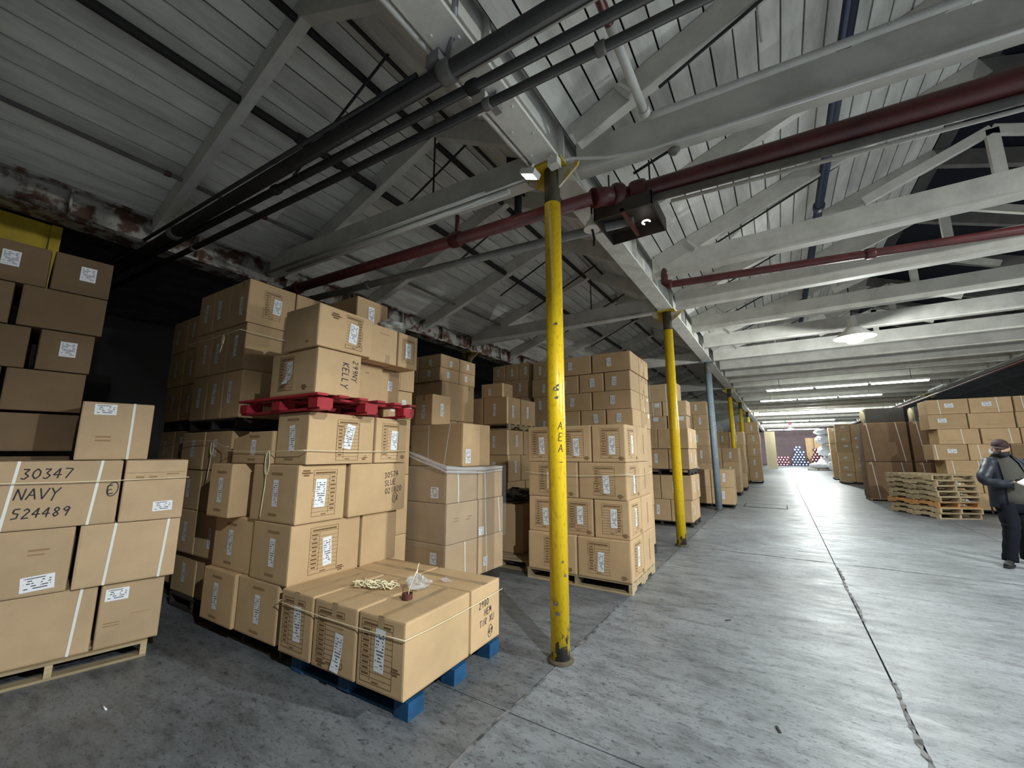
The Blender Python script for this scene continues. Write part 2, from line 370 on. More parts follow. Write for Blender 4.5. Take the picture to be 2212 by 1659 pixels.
# tie beams
def tie(x0, x1, y, z0=4.12, z1=4.42, wd=.10, m='beam_white', skew=0.0):
    b = MB().box(-(x1 - x0) / 2, (x1 - x0) / 2, -wd / 2, wd / 2, 0, z1 - z0 - .03)
    b.box(-(x1 - x0) / 2, (x1 - x0) / 2, -wd / 2 - .02, wd / 2 + .02, -.035, 0)
    b.obj('tie_beam', m, ceil, ((x0 + x1) / 2, y, z0 + .035)).rotation_euler = (0, 0, skew)
tie(XL + .1, XC - .15, 2.99, skew=math.atan(.066)); tie(XC + .15, XR - .1, 3.62, skew=math.atan(.105))   # the first pair of beams runs askew
for y in (7.62, 12.7, 18.7, 24.1, 30.0): tie(XL + .1, XC - .17, y)
for y in (-4.6, -1.55, 6.02, 7.62, 9.3, 10.95, 12.7, 14.2, 15.7, 17.2, 18.7, 20.4, 22.15, 23.9, 25.65, 27.4, 29.15, 30.9, 34.4, 37.9, 41.4, 45.0, 48.5, 52.0): tie(XC + .17, XR - .1, y)
# girders: white plate girder over the yellow columns; rusty one over the left line; right one
def girder(x, m, hw=.12, z0=4.12, z1=4.62, y0=YW0, y1=YW1):
    b = MB().box(-hw, hw, y0, y1, 0, .03).box(-.05, .05, y0, y1, .03, z1 - z0 - .03).box(-hw, hw, y0, y1, z1 - z0 - .03, z1 - z0)
    for k in range(60):
        y = y0 + 1 + k * 1.15
        if y < y1: b.box(-hw + .01, hw - .01, y, y + .02, .03, z1 - z0 - .03)
    g = b.obj('girder', m, ceil, (x, 0, z0))
    return g
girder(XC, 'girder_white'); girder(XL, 'girder_rusty', .14, 3.98, 4.34); girder(XR, 'beam_white')
rv = MB()
for k in range(30):
    for sx in (-.07, .07): rv.lathe([(.012, 0), (.010, -.008), (.0, -.010)], 6, (XC + sx, .6 + k * .31 + (0.1 if sx > 0 else 0), 4.12))
rv.obj('rivet', 'girder_white', ceil)['kind'] = 'stuff'
# sag rods and braces of the trusses
def rod(p, q, r=.011, m='pipe_dark', name='brace_rod'): MB().tube([p, q], r, 6).obj(name, m, ceil)
for y in (2.1, 3.35, 4.75, 6.2, 7.3, 9.1, 10.8):
    rod((-4.3, y, 4.55), (-2.55, y, 5.32), .014)
for y in (3.0, 6.02, 7.62, 9.3, 10.95, 12.7):
    if y < 8: rod((-3.0, y, 4.42), (-3.0, y, 5.25))
    rod((-.55, y, 4.42), (.95, y, 5.08), .013)
    rod((.15, y + .02, 4.42), (.15, y + .02, 4.84), .010, 'pipe_white', 'hanger_rod')
    rod((-.75, y - .06, 4.40), (-.86, y - .06, 4.55), .035, 'pipe_white', 'strut')
    MB().bar((1.1, y, 4.5), (2.2, y, 4.95), .06, .10).bar((2.2, y, 4.95), (3.2, y, 4.5), .06, .10).box(2.15, 2.25, y - .03, y + .03, 4.42, 4.95).obj('truss_brace', 'beam_white', ceil)
# --- walls
def wall(name, x0, x1, y0, y1, z0, z1, m, lab): tag(MB().box(x0, x1, y0, y1, z0, z1).obj(name, m), lab, 'wall', None, 'structure')
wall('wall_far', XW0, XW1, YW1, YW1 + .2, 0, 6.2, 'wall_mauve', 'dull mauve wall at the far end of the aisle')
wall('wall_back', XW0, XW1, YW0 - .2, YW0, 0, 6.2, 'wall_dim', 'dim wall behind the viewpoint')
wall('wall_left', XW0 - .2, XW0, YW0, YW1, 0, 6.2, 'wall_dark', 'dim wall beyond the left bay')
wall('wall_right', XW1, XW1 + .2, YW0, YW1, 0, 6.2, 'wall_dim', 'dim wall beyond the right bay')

# ================================================================== COLUMNS
def column(x, y, r, m, label, zt=4.12, bracket=True, name='steel_column'):
    o = empty(name, (x, y, 0)); tag(o, label, 'column', 'steel columns holding the roof')
    MB().lathe([(r, 0.02), (r, zt - .36)], 28).obj('shaft', m, o, smooth=True)
    MB().lathe([(r * 1.35, 0), (r * 1.35, .012), (r * 1.08, .022)], 28).obj('base_plate', 'yellow_grime', o, smooth=False)
    cm = 'yellow_flat' if m == 'yellow_column' else m
    MB().lathe([(r * .97, zt - .36), (r * .97, zt - .02)], 24).obj('collar', 'pipe_grey' if m != 'yellow_column' else 'yellow_grime', o, smooth=True)
    MB().box(-.15, .15, -.13, .13, zt - .022, zt - .002).obj('cap_plate', cm, o)
    if bracket:
        for sx in (-1, 1):
            b = MB(); P = [(sx * r * .8, zt - .22), (sx * r * .8, zt - .03), (sx * .27, zt - .03), (sx * .25, zt - .07)]
            for yy in (-.012, .012): b.v += [Vector((p[0], yy, p[1])) for p in P]
            b.f = [[0, 1, 2, 3], [7, 6, 5, 4], [0, 4, 5, 1], [1, 5, 6, 2], [2, 6, 7, 3], [3, 7, 4, 0]]
            b.obj('bracket', 'bracket_paint' if m == 'yellow_column' else cm, o)
    return o
c1 = column(XC, 3.03, .0725, 'yellow_column', 'nearest yellow steel column, chipped and scuffed, with marker letters')
column(XC, 7.62, .08, 'yellow_column', 'second yellow steel column from the camera, dark chipped foot')
column(XC, 12.7, .085, 'bluegrey_paint', 'the only blue-grey steel column, third in the row', bracket=False)
column(XC, 18.7, .08, 'yellow_column', 'yellow steel column just beyond the blue-grey one')
column(XC, 24.1, .08, 'yellow_column', 'yellow steel column beside far cardboard stack, fifth in row')
column(XC, 30.0, .08, 'yellow_column', 'farthest yellow steel column, sixth in the row')
column(XL, 7.62, .075, 'yellow_column', 'yellow column top under rusty girder behind the cartons', 3.98)
column(XR, 25.4, .09, 'yellow_column', 'yellow column rising behind the wall of cartons on right')
# marker letters A E A on the first column, chips
STROKES = {
 'A': [[(0, 0), (.5, 1), (1, 0)], [(.2, .4), (.8, .4)]], 'E': [[(.9, 1), (.1, 1), (.1, 0), (.95, 0)], [(.1, .5), (.75, .52)]],
 'K': [[(.1, 1), (.15, 0)], [(.9, 1), (.15, .45), (.95, 0)]], 'L': [[(.1, 1), (.12, 0), (.85, .03)]], 'Y': [[(0, 1), (.5, .5)], [(1, 1), (.5, .5), (.35, -.2)]],
 'N': [[(0, 0), (.1, 1), (.85, 0), (.95, 1)]], 'V': [[(0, 1), (.5, 0), (1, 1)]], 'X': [[(0, 1), (1, 0)], [(1, 1), (0, 0)]], 'U': [[(0, 1), (.1, .1), (.5, 0), (.9, .1), (1, 1)]],
 'C': [[(.9, .85), (.5, 1), (.1, .6), (.15, .2), (.5, 0), (.9, .15)]], 'I': [[(.5, 1), (.5, 0)]], 'T': [[(0, 1), (1, 1)], [(.5, 1), (.5, 0)]], 'P': [[(.1, 0), (.1, 1), (.8, .95), (.85, .6), (.1, .5)]],
 'R': [[(.1, 0), (.1, 1), (.8, .95), (.8, .6), (.1, .5), (.9, 0)]], 'S': [[(.9, .9), (.4, 1), (.1, .75), (.8, .35), (.6, 0), (.1, .1)]], 'H': [[(.1, 1), (.1, 0)], [(.9, 1), (.9, 0)], [(.1, .5), (.9, .5)]],
 'O': [[(.5, 1), (.1, .7), (.1, .3), (.5, 0), (.9, .3), (.9, .7), (.5, 1)]], 'D': [[(.1, 0), (.1, 1), (.7, .85), (.9, .5), (.7, .1), (.1, 0)]], 'M': [[(0, 0), (.15, 1), (.5, .3), (.85, 1), (1, 0)]],
 '0': [[(.5, 1), (.1, .7), (.1, .3), (.5, 0), (.9, .3), (.9, .7), (.5, 1)]], '1': [[(.3, .8), (.55, 1), (.5, 0)]], '2': [[(.1, .8), (.5, 1), (.85, .75), (.1, 0), (.95, .05)]],
 '3': [[(.1, .95), (.8, .95), (.4, .55), (.9, .3), (.5, 0), (.1, .1)]], '4': [[(.6, 0), (.65, 1), (0, .35), (1, .38)]], '5': [[(.9, 1), (.2, 1), (.15, .6), (.8, .5), (.75, .08), (.1, 0)]],
 '7': [[(0, 1), (.95, .95), (.35, 0)]], '8': [[(.5, .5), (.15, .75), (.5, 1), (.85, .75), (.15, .25), (.5, 0), (.85, .25), (.5, .5)]], '9': [[(.9, .85), (.5, 1), (.1, .75), (.5, .5), (.9, .85), (.6, 0)]],
 '6': [[(.8, 1), (.2, .6), (.1, .2), (.5, 0), (.9, .25), (.5, .5), (.15, .3)]], ' ': [], '-': [[(.1, .5), (.9, .5)]], '(': [[(.5 + .9 * math.cos(t), .5 + .9 * math.sin(t)) for t in [k * .524 for k in range(13)]]]}
def strokes_on(fn, text, u0, v0, hgt, adv=.72, wd=.010, slant=.12, ang=0):
    """lay marker strokes on a surface; fn(u, v) -> point just above it; text may hold several lines"""
    b = MB(); ca, sa = math.cos(ang), math.sin(ang)
    for li, line in enumerate(text.split('\n')):
        for ci, ch in enumerate(line):
            for st in STROKES.get(ch, []):
                pts = []
                for (a, c) in st:
                    x = (ci * adv + a * .58 + c * slant) * hgt; y = (c - li * 1.45) * hgt
                    pts.append((u0 + x * ca - y * sa, v0 + x * sa + y * ca))
                for (p, q) in zip(pts[:-1], pts[1:]):
                    dx, dy = q[0] - p[0], q[1] - p[1]; L = math.hypot(dx, dy) or 1
                    nx, ny = -dy / L * wd / 2, dx / L * wd / 2
                    k = len(b.v)
                    b.v += [fn(p[0] + nx, p[1] + ny), fn(p[0] - nx, p[1] - ny), fn(q[0] - nx, q[1] - ny), fn(q[0] + nx, q[1] + ny)]
                    b.f.append([k, k + 1, k + 2, k + 3])
    return b
def col_fn(u, v, r=.0742, a0=R(-39)):
    a = a0 + u / r; return Vector((r * math.cos(a), r * math.sin(a), v))
for i, (ch, v) in enumerate((('A', 1.73), ('E', 1.64), ('A', 1.55), ('-', 1.44))):
    strokes_on(col_fn, ch, -.02, v, .062, wd=.006).obj('marker_letter', 'marker_ink', c1)
ch = MB()
for (u, v, s) in ((-.02, 2.62, .022), (-.03, 2.06, .03), (-.015, 2.09, .018), (-.025, 1.99, .02), (.02, .62, .018), (-.05, .35, .028), (-.06, .42, .03), (.0, .72, .016)):
    k = len(ch.v); n = 9
    for j in range(n):
        t = 2 * math.pi * j / n; rr = s * random.uniform(.5, 1.0); ch.v.append(col_fn(u + rr * math.cos(t), v + rr * math.sin(t) * .8, .0738))
    ch.f.append([k + j for j in range(n)])
ch.obj('paint_chip', 'chip_grey', c1)

# ================================================================== CARTONS
NCART = [0]
class Face:
    """surface of a carton side, in the carton's own frame"""
    def __init__(s, dims, side, bulge, ph):
        s.d = dims; s.side = side; s.b = bulge; s.ph = ph
        hx, hy, h = dims[0] / 2, dims[1] / 2, dims[2]
        s.n, s.u, s.c, s.w, s.h = {
            '-Y': (Vector((0, -1, 0)), Vector((1, 0, 0)), Vector((0, -hy, h / 2)), dims[0], h),
            '+Y': (Vector((0, 1, 0)), Vector((-1, 0, 0)), Vector((0, hy, h / 2)), dims[0], h),
            '+X': (Vector((1, 0, 0)), Vector((0, 1, 0)), Vector((hx, 0, h / 2)), dims[1], h),
            '-X': (Vector((-1, 0, 0)), Vector((0, -1, 0)), Vector((-hx, 0, h / 2)), dims[1], h),
            '+Z': (Vector((0, 0, 1)), Vector((1, 0, 0)), Vector((0, 0, h)), dims[0], dims[1]),
            '-Z': (Vector((0, 0, -1)), Vector((1, 0, 0)), Vector((0, 0, 0)), dims[0], dims[1])}[side]
        s.v = s.n.cross(s.u)
    def off(s, a, b):          # a, b in -1..1
        if s.side == '-Z': return 0
        return (1 - a * a) * (1 - b * b) * (s.b + .25 * abs(s.b) * math.sin(3 * a + s.ph) + .25 * abs(s.b) * math.sin(4 * b + 2 * s.ph))
    def at(s, a, b, lift=0.0):
        return s.c + s.u * (a * s.w / 2) + s.v * (b * s.h / 2) + s.n * (s.off(a, b) + lift)
    def pt(s, u, v, lift=.0022):   # metres from the face centre
        return s.at(max(-1, min(1, 2 * u / s.w)), max(-1, min(1, 2 * v / s.h)), lift)
    def patch(s, b, u, v, w, h, ang=0, nu=3, nv=3, lift=.0022, curl=0):
        k = len(b.v); ca, sa = math.cos(ang), math.sin(ang)
        while len(b.uv) < k: b.uv.append((0, 0))
        for j in range(nv + 1):
            for i in range(nu + 1):
                x, y = (i / nu - .5) * w, (j / nv - .5) * h
                l = lift + (curl * max(0, (.35 - j / nv)) * .12 if curl else 0)
                b.v.append(s.pt(u + x * ca - y * sa, v + x * sa + y * ca, l)); b.uv.append((i / nu, j / nv))
        for j in range(nv):
            for i in range(nu):
                q = k + j * (nu + 1) + i; b.f.append([q, q + 1, q + nu + 2, q + nu + 1])
def cart_mesh(dims, faces, corner_drop):
    b = MB(); e = .018
    A = [-1, -1 + .06, -.45, .0, .45, 1 - .06, 1]
    idx = {}
    for sd, F in faces.items():
        k = len(b.v)
        for t in A:
            for r_ in A:
                p = F.at(r_, t)
                ex, ey, ez = abs(abs(p.x) - dims[0] / 2) < 1e-6, abs(abs(p.y) - dims[1] / 2) < 1e-6, (p.z < 1e-6 or abs(p.z - dims[2]) < 1e-6)
                if ex + ey + ez >= 2:
                    q = .0035
                    if ex: p.x -= math.copysign(q, p.x)
                    if ey: p.y -= math.copysign(q, p.y)
                    if ez and p.z > dims[2] / 2: p.z -= q
                if corner_drop and p.z > dims[2] * .5:
                    cx, cy, dz = corner_drop
                    f = max(0, cx * p.x / (dims[0] / 2)) * max(0, cy * p.y / (dims[1] / 2)); p.z -= dz * f * (p.z / dims[2])
                b.v.append(p)
        n = len(A)
        for j in range(n - 1):
            for i in range(n - 1):
                q = k + j * n + i; b.f.append([q, q + 1, q + n + 1, q + n])
    me = b.mesh('carton')
    bm = bmesh.new(); bm.from_mesh(me); bmesh.ops.remove_doubles(bm, verts=bm.verts, dist=1e-4); bm.to_mesh(me); bm.free()
    return me
FORM_ROWS = 9
def printed_form(F, u, v, w, h, flip=False, bars=True):
    b = MB(); t = .0036
    P = lambda x, y, ww, hh: F.patch(b, u + (-x if flip else x), v + y, ww, hh, 0, 1, 1, .0016)
    for sx in (-1, 1): P(sx * w / 2, 0, t, h)
    for sy in (-1, 1): P(0, sy * h / 2, w, t)
    P(0, h * .44, w * .86, h * .035); P(0, h * .40, w, t)
    P(-w * .18, -h * .03, t, h * .84)
    for k in range(FORM_ROWS):
        y = h * .34 - k * h * .088; P(0, y - h * .045, w, t * .7)
        P(-w * .34, y, w * random.uniform(.14, .26), h * .034)
    P(0, -h * .465, w * .2, h * .02)
    return b
def mark_block(F, u, v, s=.05):
    b = MB()
    for k in range(3): F.patch(b, u, v + (1 - k) * s * .3, s * (1, 1.3, .8)[k], s * .2, 0, 1, 1, .0016)
    F.patch(b, u + s * .8, v, s * .2, s * .12, 0, 1, 1, .0016)
    return b
def carton(x0, x1, y0, y1, z0, z1, label, group, T=None, m='cardboard', feats=(), bulge=None, jit=1.0, drop=None, top=False):
    g = .0025
    dims = (x1 - x0 - 2 * g, y1 - y0 - 2 * g, z1 - z0 - .002)
    bl = random.uniform(.000, .006) if bulge is None else bulge
    ph = random.uniform(0, 6)
    faces = {sd: Face(dims, sd, bl if sd != '+Z' else -.002, ph + i) for i, sd in enumerate(('-Y', '+Y', '+X', '-X', '+Z', '-Z'))}
    me = cart_mesh(dims, faces, drop)
    o = link('carton', me, m)
    p = Vector(((x0 + x1) / 2, (y0 + y1) / 2, z0)); rz = random.uniform(-.008, .008) * jit
    if T: o.location = T[0] + Matrix.Rotation(T[1], 3, 'Z') @ p; rz += T[1]
    else: o.location = p
    o.rotation_euler = (0, 0, rz)
    tag(o, label, 'carton', group); NCART[0] += 1
    for ft in feats: add_feat(o, faces, dims, ft)
    if top:
        b = MB(); F = faces['+Z']
        if dims[1] > dims[0]: F.patch(b, 0, 0, .055, dims[1] * .995, 0, 1, 4, .0014)
        else: F.patch(b, 0, 0, dims[0] * .995, .055, 0, 4, 1, .0014)
        b.obj('packing_tape', 'tape', o)
        b = MB()
        if dims[1] > dims[0]: F.patch(b, 0, 0, .003, dims[1] * .995, 0, 1, 4, .0020)
        else: F.patch(b, 0, 0, dims[0] * .995, .003, 0, 4, 1, .0020)
        b.obj('flap_seam', 'print_ink', o)
    return o
def add_feat(o, faces, dims, ft):
    k = ft[0]; F = faces[ft[1]]
    if k == 'L':            # tall white label  (k, side, u, v, w, h, angle, curl)
        _, _, u, v, ww, hh, a, cu = (list(ft) + [0, 0, .075, .19, 0, 0][len(ft) - 2:])[:8]
        b = MB(); F.patch(b, u, v, ww, hh, a, 3, 4, .003, cu)
        b.obj('shipping_label', 'label_tall' if hh > ww else 'label_wide', o)
    elif k == 'F':          # printed form
        printed_form(F, *ft[2:]).obj('printed_form', 'print_ink', o)
    elif k == 'B': mark_block(F, *ft[2:]).obj('printed_mark', 'print_ink', o)
    elif k == 'T':          # tape tail at a top or bottom edge
        _, _, u, top = ft; b = MB(); hh = min(.08, F.h * .3)
        F.patch(b, u, (F.h / 2 - hh / 2) * (1 if top else -1), .05, hh, 0, 1, 2, .0014); b.obj('packing_tape', 'tape', o)
    elif k == 'V':          # vertical strap down a face
        b = MB(); F.patch(b, ft[2], 0, .016, F.h, ft[3] if len(ft) > 3 else 0, 1, 6, .0030); b.obj('strap', 'strap_white', o)
    elif k == 'H':          # handwriting
        _, _, txt, u, v, hg, a = ft[:7]; wd = ft[7] if len(ft) > 7 else .007
        strokes_on(lambda p, q: F.pt(p, q, .0018), txt, u, v, hg, wd=wd, ang=a).obj('handwriting', 'marker_ink', o)
    elif k == 'S':          # faint printed lines
        b = MB()
        for (u, v, ww, hh) in ft[2]: F.patch(b, u, v, ww, hh, 0, 1, 1, .0015)
        b.obj('printed_mark', 'print_faint', o)
def std(side, dims, style, rnd):
    """usual print and label for a carton face"""
    w, h = dims; fe = []
    if style == 'form':
        fw, fh = min(.26, w * .56), h * .78; u = rnd.uniform(-.06, .03)
        fe.append(('F', side, u, 0, fw, fh, rnd.random() < .3))
        fe.append(('L', side, u + fw * .1, rnd.uniform(-.05, .02), .075, h * .48, rnd.uniform(-.06, .06), 0))
        fe.append(('B', side, w * .36, -h * .40, .05))
    elif style == 'label':
        fe.append(('L', side, rnd.uniform(-.05, .05), rnd.uniform(-.03, .03), .065, h * .45, rnd.uniform(-.05, .05), 0))
    elif style == 'wide':
        fe.append(('L', side, rnd.uniform(-.15, .15) * w, rnd.uniform(-.2, .2) * h, .15, .09, rnd.uniform(-.03, .03), 0))
    elif style == 'straps':
        for s in (-.27, .27): fe.append(('V', side, s * w, rnd.uniform(-.02, .02)))
        if rnd.random() < .5: fe.append(('L', side, rnd.uniform(-.1, .1) * w, .1 * h, .15, .09, 0, 0))
    return fe
ORD = ['bottom', 'second', 'third', 'fourth', 'fifth', 'sixth', 'seventh', 'eighth', 'ninth']
def stack(T, tiers, desc, group, m='cardboard', style='form', sides=('-Y', '+X'), jit=1.0, seed=1, shift=.012, topword=True, look='brown carton', topflaps=False, adj=None):
    """tiers: list of (z0, z1, [(x0,x1,y0,y1,where[,feats]) ...]) in the stack frame: x<=0 to the left, y>=0 to the back"""
    rnd = random.Random(seed); out = []
    for ti, (z0, z1, boxes) in enumerate(tiers):
        word = 'top' if (topword and ti == len(tiers) - 1) else ORD[ti]
        sx, sy = rnd.uniform(-shift, shift), rnd.uniform(-shift, shift)
        for bx in boxes:
            x0, x1, y0, y1, where = bx[:5]; fe = list(bx[5]) if len(bx) > 5 and bx[5] is not None else None
            if fe is None:
                fe = []
                if '-Y' in sides and y0 < .08: fe += std('-Y', (x1 - x0, z1 - z0), style, rnd)
                if '+X' in sides and x1 > -.08: fe += std('+X', (y1 - y0, z1 - z0), style, rnd)
                if '-X' in sides and x0 < .08: fe += std('-X', (y1 - y0, z1 - z0), style, rnd)
            kw = bx[6] if len(bx) > 6 else {}
            lk = kw.pop('look', look); zz1 = kw.pop('z1', z1)
            lab = '%s %s, %s tier of %s' % (lk, where, word, desc) if where else '%s, %s tier of %s' % (lk, word, desc)
            if kw.pop('single', False): lab = lk
            kw.setdefault('m', m)
            out.append(carton(x0 + sx, x1 + sx, y0 + sy, y1 + sy, z0, zz1, lab, group, T, feats=fe, jit=jit, top=topflaps, **kw))
    return out
# ------------------------------------------------------------------ pallets
PC = {}
def pallet(cx, cy, rz, w, d, m, label, group='pallets', z=0.0, h=.125, blocks=False, nb=6, cat='pallet'):
    """w along local x, d along local y; deck boards run along x, stringers or blocks below"""
    o = empty('pallet', (cx, cy, z), rz); tag(o, label, cat, group)
    bw = .09; bt = .018
    def piece(name, sx, sy, sz, loc, bev=None):
        k = (name, round(sx, 3), round(sy, 3), round(sz, 3), m)
        if k not in PC:
            PC[k] = bev.mesh(name) if bev else MB().box(-sx / 2, sx / 2, -sy / 2, sy / 2, 0, sz).mesh(name)
        link(name, PC[k], m, o, loc)
    dw, dd = (w - .10, d - .08) if blocks and m == 'pallet_blue' else (w, d)
    for k in range(nb): piece('deck_board', dw, bw, bt, (0, -dd / 2 + bw / 2 + k * (dd - bw) / (nb - 1), h - bt))
    if blocks:
        for i in range(3):
            piece('stringer_board', .10, d - .1, bt, ((i - 1) * (w / 2 - .15), 0, h - 2 * bt))
            for j in range(3): piece('block', .115, .135, h - 2 * bt - .001 if m == 'pallet_blue' and i != 1 else h - 3 * bt - .001, ((i - 1) * (w / 2 - .07), (j - 1) * (d / 2 - .08), 0 if m == 'pallet_blue' and i != 1 else bt))
        for j in range(3): piece('skid_board', w - .26 if m == 'pallet_blue' else w * .99, .10, bt, (0, (j - 1) * (d / 2 - .08), 0))
    else:
        # notched stringers along y
        for i in range(3):
            b = MB(); hh = h - 2 * bt; s = d
            prof = [(-s / 2, 0), (-s * .33, 0), (-s * .31, .035), (-s * .15, .035), (-s * .13, 0), (s * .13, 0), (s * .15, .035), (s * .31, .035), (s * .33, 0), (s / 2, 0), (s / 2, hh), (-s / 2, hh)]
            for xx in (-.019, .019): b.v += [Vector((xx, p[0], p[1])) for p in prof]
            n = len(prof); b.f = [list(range(n)), list(range(2 * n - 1, n - 1, -1))] + [[q, (q + 1) % n, n + (q + 1) % n, n + q][::-1] for q in range(n)]
            piece('stringer', .038, d, hh, ((i - 1) * (w / 2 - .02), 0, bt), b)
        for k in (0, 2, 4): piece('skid_board', w, bw, bt, (0, -d / 2 + bw / 2 + k * (d - bw) / 4, 0))
    return o
V = Vector
# ---- A: low layer on the blue pallet
TA = (V((-1.93, 1.83, 0)), R(2.6))
pallet(-2.55, 2.37, R(2.6), 1.17, 1.02, 'pallet_blue', 'blue block pallet under the low single layer of cartons', blocks=True, h=.135)
fA = lambda u=.0, hh=.42: [('F', '-Y', u - .02, .0, .25, .34, False), ('L', '-Y', u + .03, -.03, .075, .23, R(-2), 0), ('T', '-Y', 0, True)]
stack(TA, [(.138, .560, [
    (-.41, 0, 0, .64, 'nearest the camera at the corner', [('F', '-Y', -.03, .0, .27, .35, False), ('L', '-Y', .0, .02, .085, .24, R(-2), 0), ('T', '-Y', 0, True), ('B', '-Y', .13, -.07, .05)]),
    (-.86, -.42, .0, .64, 'with a curling label, in the front middle', [('F', '-Y', -.03, .0, .27, .33, False), ('L', '-Y', .06, -.07, .08, .22, R(-4), .5), ('T', '-Y', 0, True), ('B', '-Y', -.12, -.17, .06)], dict(bulge=.008)),
    (-1.25, -.87, 0, .64, 'at the front left end', [('F', '-Y', -.02, .0, .25, .33, False), ('L', '-Y', .03, .01, .085, .23, R(2), 0), ('T', '-Y', 0, True)]),
    (-.62, 0, .65, 1.04, 'with handwriting ending in a circled number', [('H', '+X', '2980\n  HEM\nTIR XU', -.10, .055, .045, R(4), .005), ('H', '+X', '49', .03, -.155, .042, 0, .005), ('H', '+X', '(', .034, -.157, .048, 0, .004)]),
    (-1.25, -.63, .65, 1.04, 'at the back left', []),
    ])], 'blue-pallet layer', 'cartons in the low layer on the blue pallet', topflaps=True, shift=0, topword=False)
for o in [o for o in C.objects if o.get('group') == 'cartons in the low layer on the blue pallet']:
    o['label'] = o['label'].replace(', bottom tier of', ' of the')
# ---- B: corner stack behind it
TB = (V((-3.19, 1.80, 0)), R(2.0))
pallet(-3.86, 2.38, R(2.0), 1.12, 1.05, 'pallet_dark', 'dark wooden pallet under the corner stack beside blue pallet')
DB = 'the stack under the red pallet'
GB = 'cartons in the stack under the red pallet'
def fr(side='-Y', u=0, h=.42, a=0): return [('F', side, u, 0, .25, h * .8, False), ('L', side, u + .03, -.02, .08, h * .5, a, 0), ('B', side, u + .16, -h * .4, .05)]
def lb(side='-Y', u=0, h=.42, a=0): return [('L', side, u, 0, .075, h * .5, a, 0), ('S', side, [(u, h * .36, .16, .02), (u - .02, -h * .40, .12, .02)])]
stack(TB, [
 (.130, .552, [(-.66, -.08, 0, .58, 'front right', lb(u=.02)), (-1.22, -.67, -.02, .56, 'front left', lb(u=-.02)), (-.66, -.08, .59, 1.05, 'back right', []), (-1.22, -.67, .59, 1.05, 'back left', [])]),
 (.554, 1.000, [(-.52, .02, 0, .64, 'front right', lb(u=.04) + fr('+X', -.03, .44, R(4))), (-1.20, -.53, .02, .60, 'front left', lb(u=-.03)), (-.62, .02, .66, 1.07, 'back right', []), (-1.2, -.63, .66, 1.05, 'back left', [])]),
 (1.002, 1.452, [(-.60, .05, .0, .44, 'front right', lb(u=.04) + [('F', '+X', .02, .0, .21, .36, True), ('L', '+X', -.02, 0, .095, .22, R(-2), 0), ('B', '+X', -.15, .16, .06)]),
                (-1.14, -.76, -.09, .5, 'front left', lb(u=.02)),
                (-.45, .07, .46, 1.12, 'back right with handwritten notes', [('H', '+X', '30574\nSLUE\n021820', .05, .08, .05, R(6), .006), ('H', '+X', '16', .17, -.13, .045, 0, .006), ('H', '+X', '(', .17, -.13, .05, 0, .005)]), (-1.1, -.62, .52, 1.05, 'back left', [])]),
 (1.454, 1.872, [(-.34, .10, .02, .67, 'front right, slanted label', lb(u=.0, a=R(5)) + [('F', '+X', .05, -.01, .22, .34, False), ('L', '+X', .06, .02, .085, .21, R(-12), 0), ('B', '+X', .22, -.16, .05)], dict(bulge=-.008)),
                (-1.0, -.36, .0, .5, 'front left, crushed and lower', lb(u=.04, h=.26), dict(z1=1.73, drop=(-1, -1, .06))),
                (-.5, .10, .69, 1.08, 'back right', [('F', '+X', -.02, -.01, .2, .33, False), ('L', '+X', .03, 0, .08, .18, R(-3), 0), ('B', '+X', .14, -.16, .04)]), (-1.1, -.52, .69, 1.08, 'back left', [])]),
], DB, GB, shift=.004, topword=False, seed=3)
# red pallet and the load on it
pallet(-3.52, 2.28, R(2.4), 1.15, 1.06, 'pallet_red', 'red block pallet carried high on the corner stack', blocks=True, z=1.876, h=.128)
TC = (V((-2.97, 1.78, 0)), R(2.4)); DC = 'the load on the red pallet'; GC = 'cartons in the load on the red pallet'
stack(TC, [
 (2.006, 2.375, [(-.64, 0, 0, .42, 'with KELLY written on it', [('H', '+X', 'KELLY', .02, .10, .062, R(-90), .007), ('H', '+X', '299NY', .12, .13, .052, R(-90), .006), ('F', '-Y', -.09, 0, .2, .28, False), ('L', '-Y', -.04, .0, .075, .19, R(2), 1.0), ('B', '-Y', .17, -.13, .05)]),
                 (-.78, -.20, .46, .84, 'set back in the middle', [('L', '+X', -.16, -.05, .07, .19, 0, 0), ('S', '+X', [(.0, .1, .04, .012)])]),
                 (-1.1, -.26, .85, 1.12, 'at the back', [('L', '+X', .0, .02, .06, .1, 0, 0)])]),
 (2.377, 2.725, [(-.44, .02, -.03, .5, 'front right with crooked label', [('F', '+X', .07, 0, .17, .28, True), ('L', '+X', .06, -.01, .085, .17, R(-5), 0), ('B', '+X', -.12, .1, .06), ('S', '-Y', [(.1, -.13, .03, .02)])], dict(bulge=.010)),
                 (-.55, -.04, .52, .86, 'in the middle', [('S', '+X', [(.0, .1, .12, .006)]), ('T', '+X', .05, False)]), (-.55, -.04, .87, 1.14, 'at the back', [('L', '+X', 0, 0, .07, .15, 0, 0), ('F', '+X', -.0, 0, .16, .24, False)])]),
 (2.727, 3.110, [(-.95, -.42, .66, 1.06, 'alone', [('L', '+X', -.02, .02, .075, .19, R(2), 0)], dict(look='small brown carton'))]),
], DC, GC, shift=0.0, seed=5)
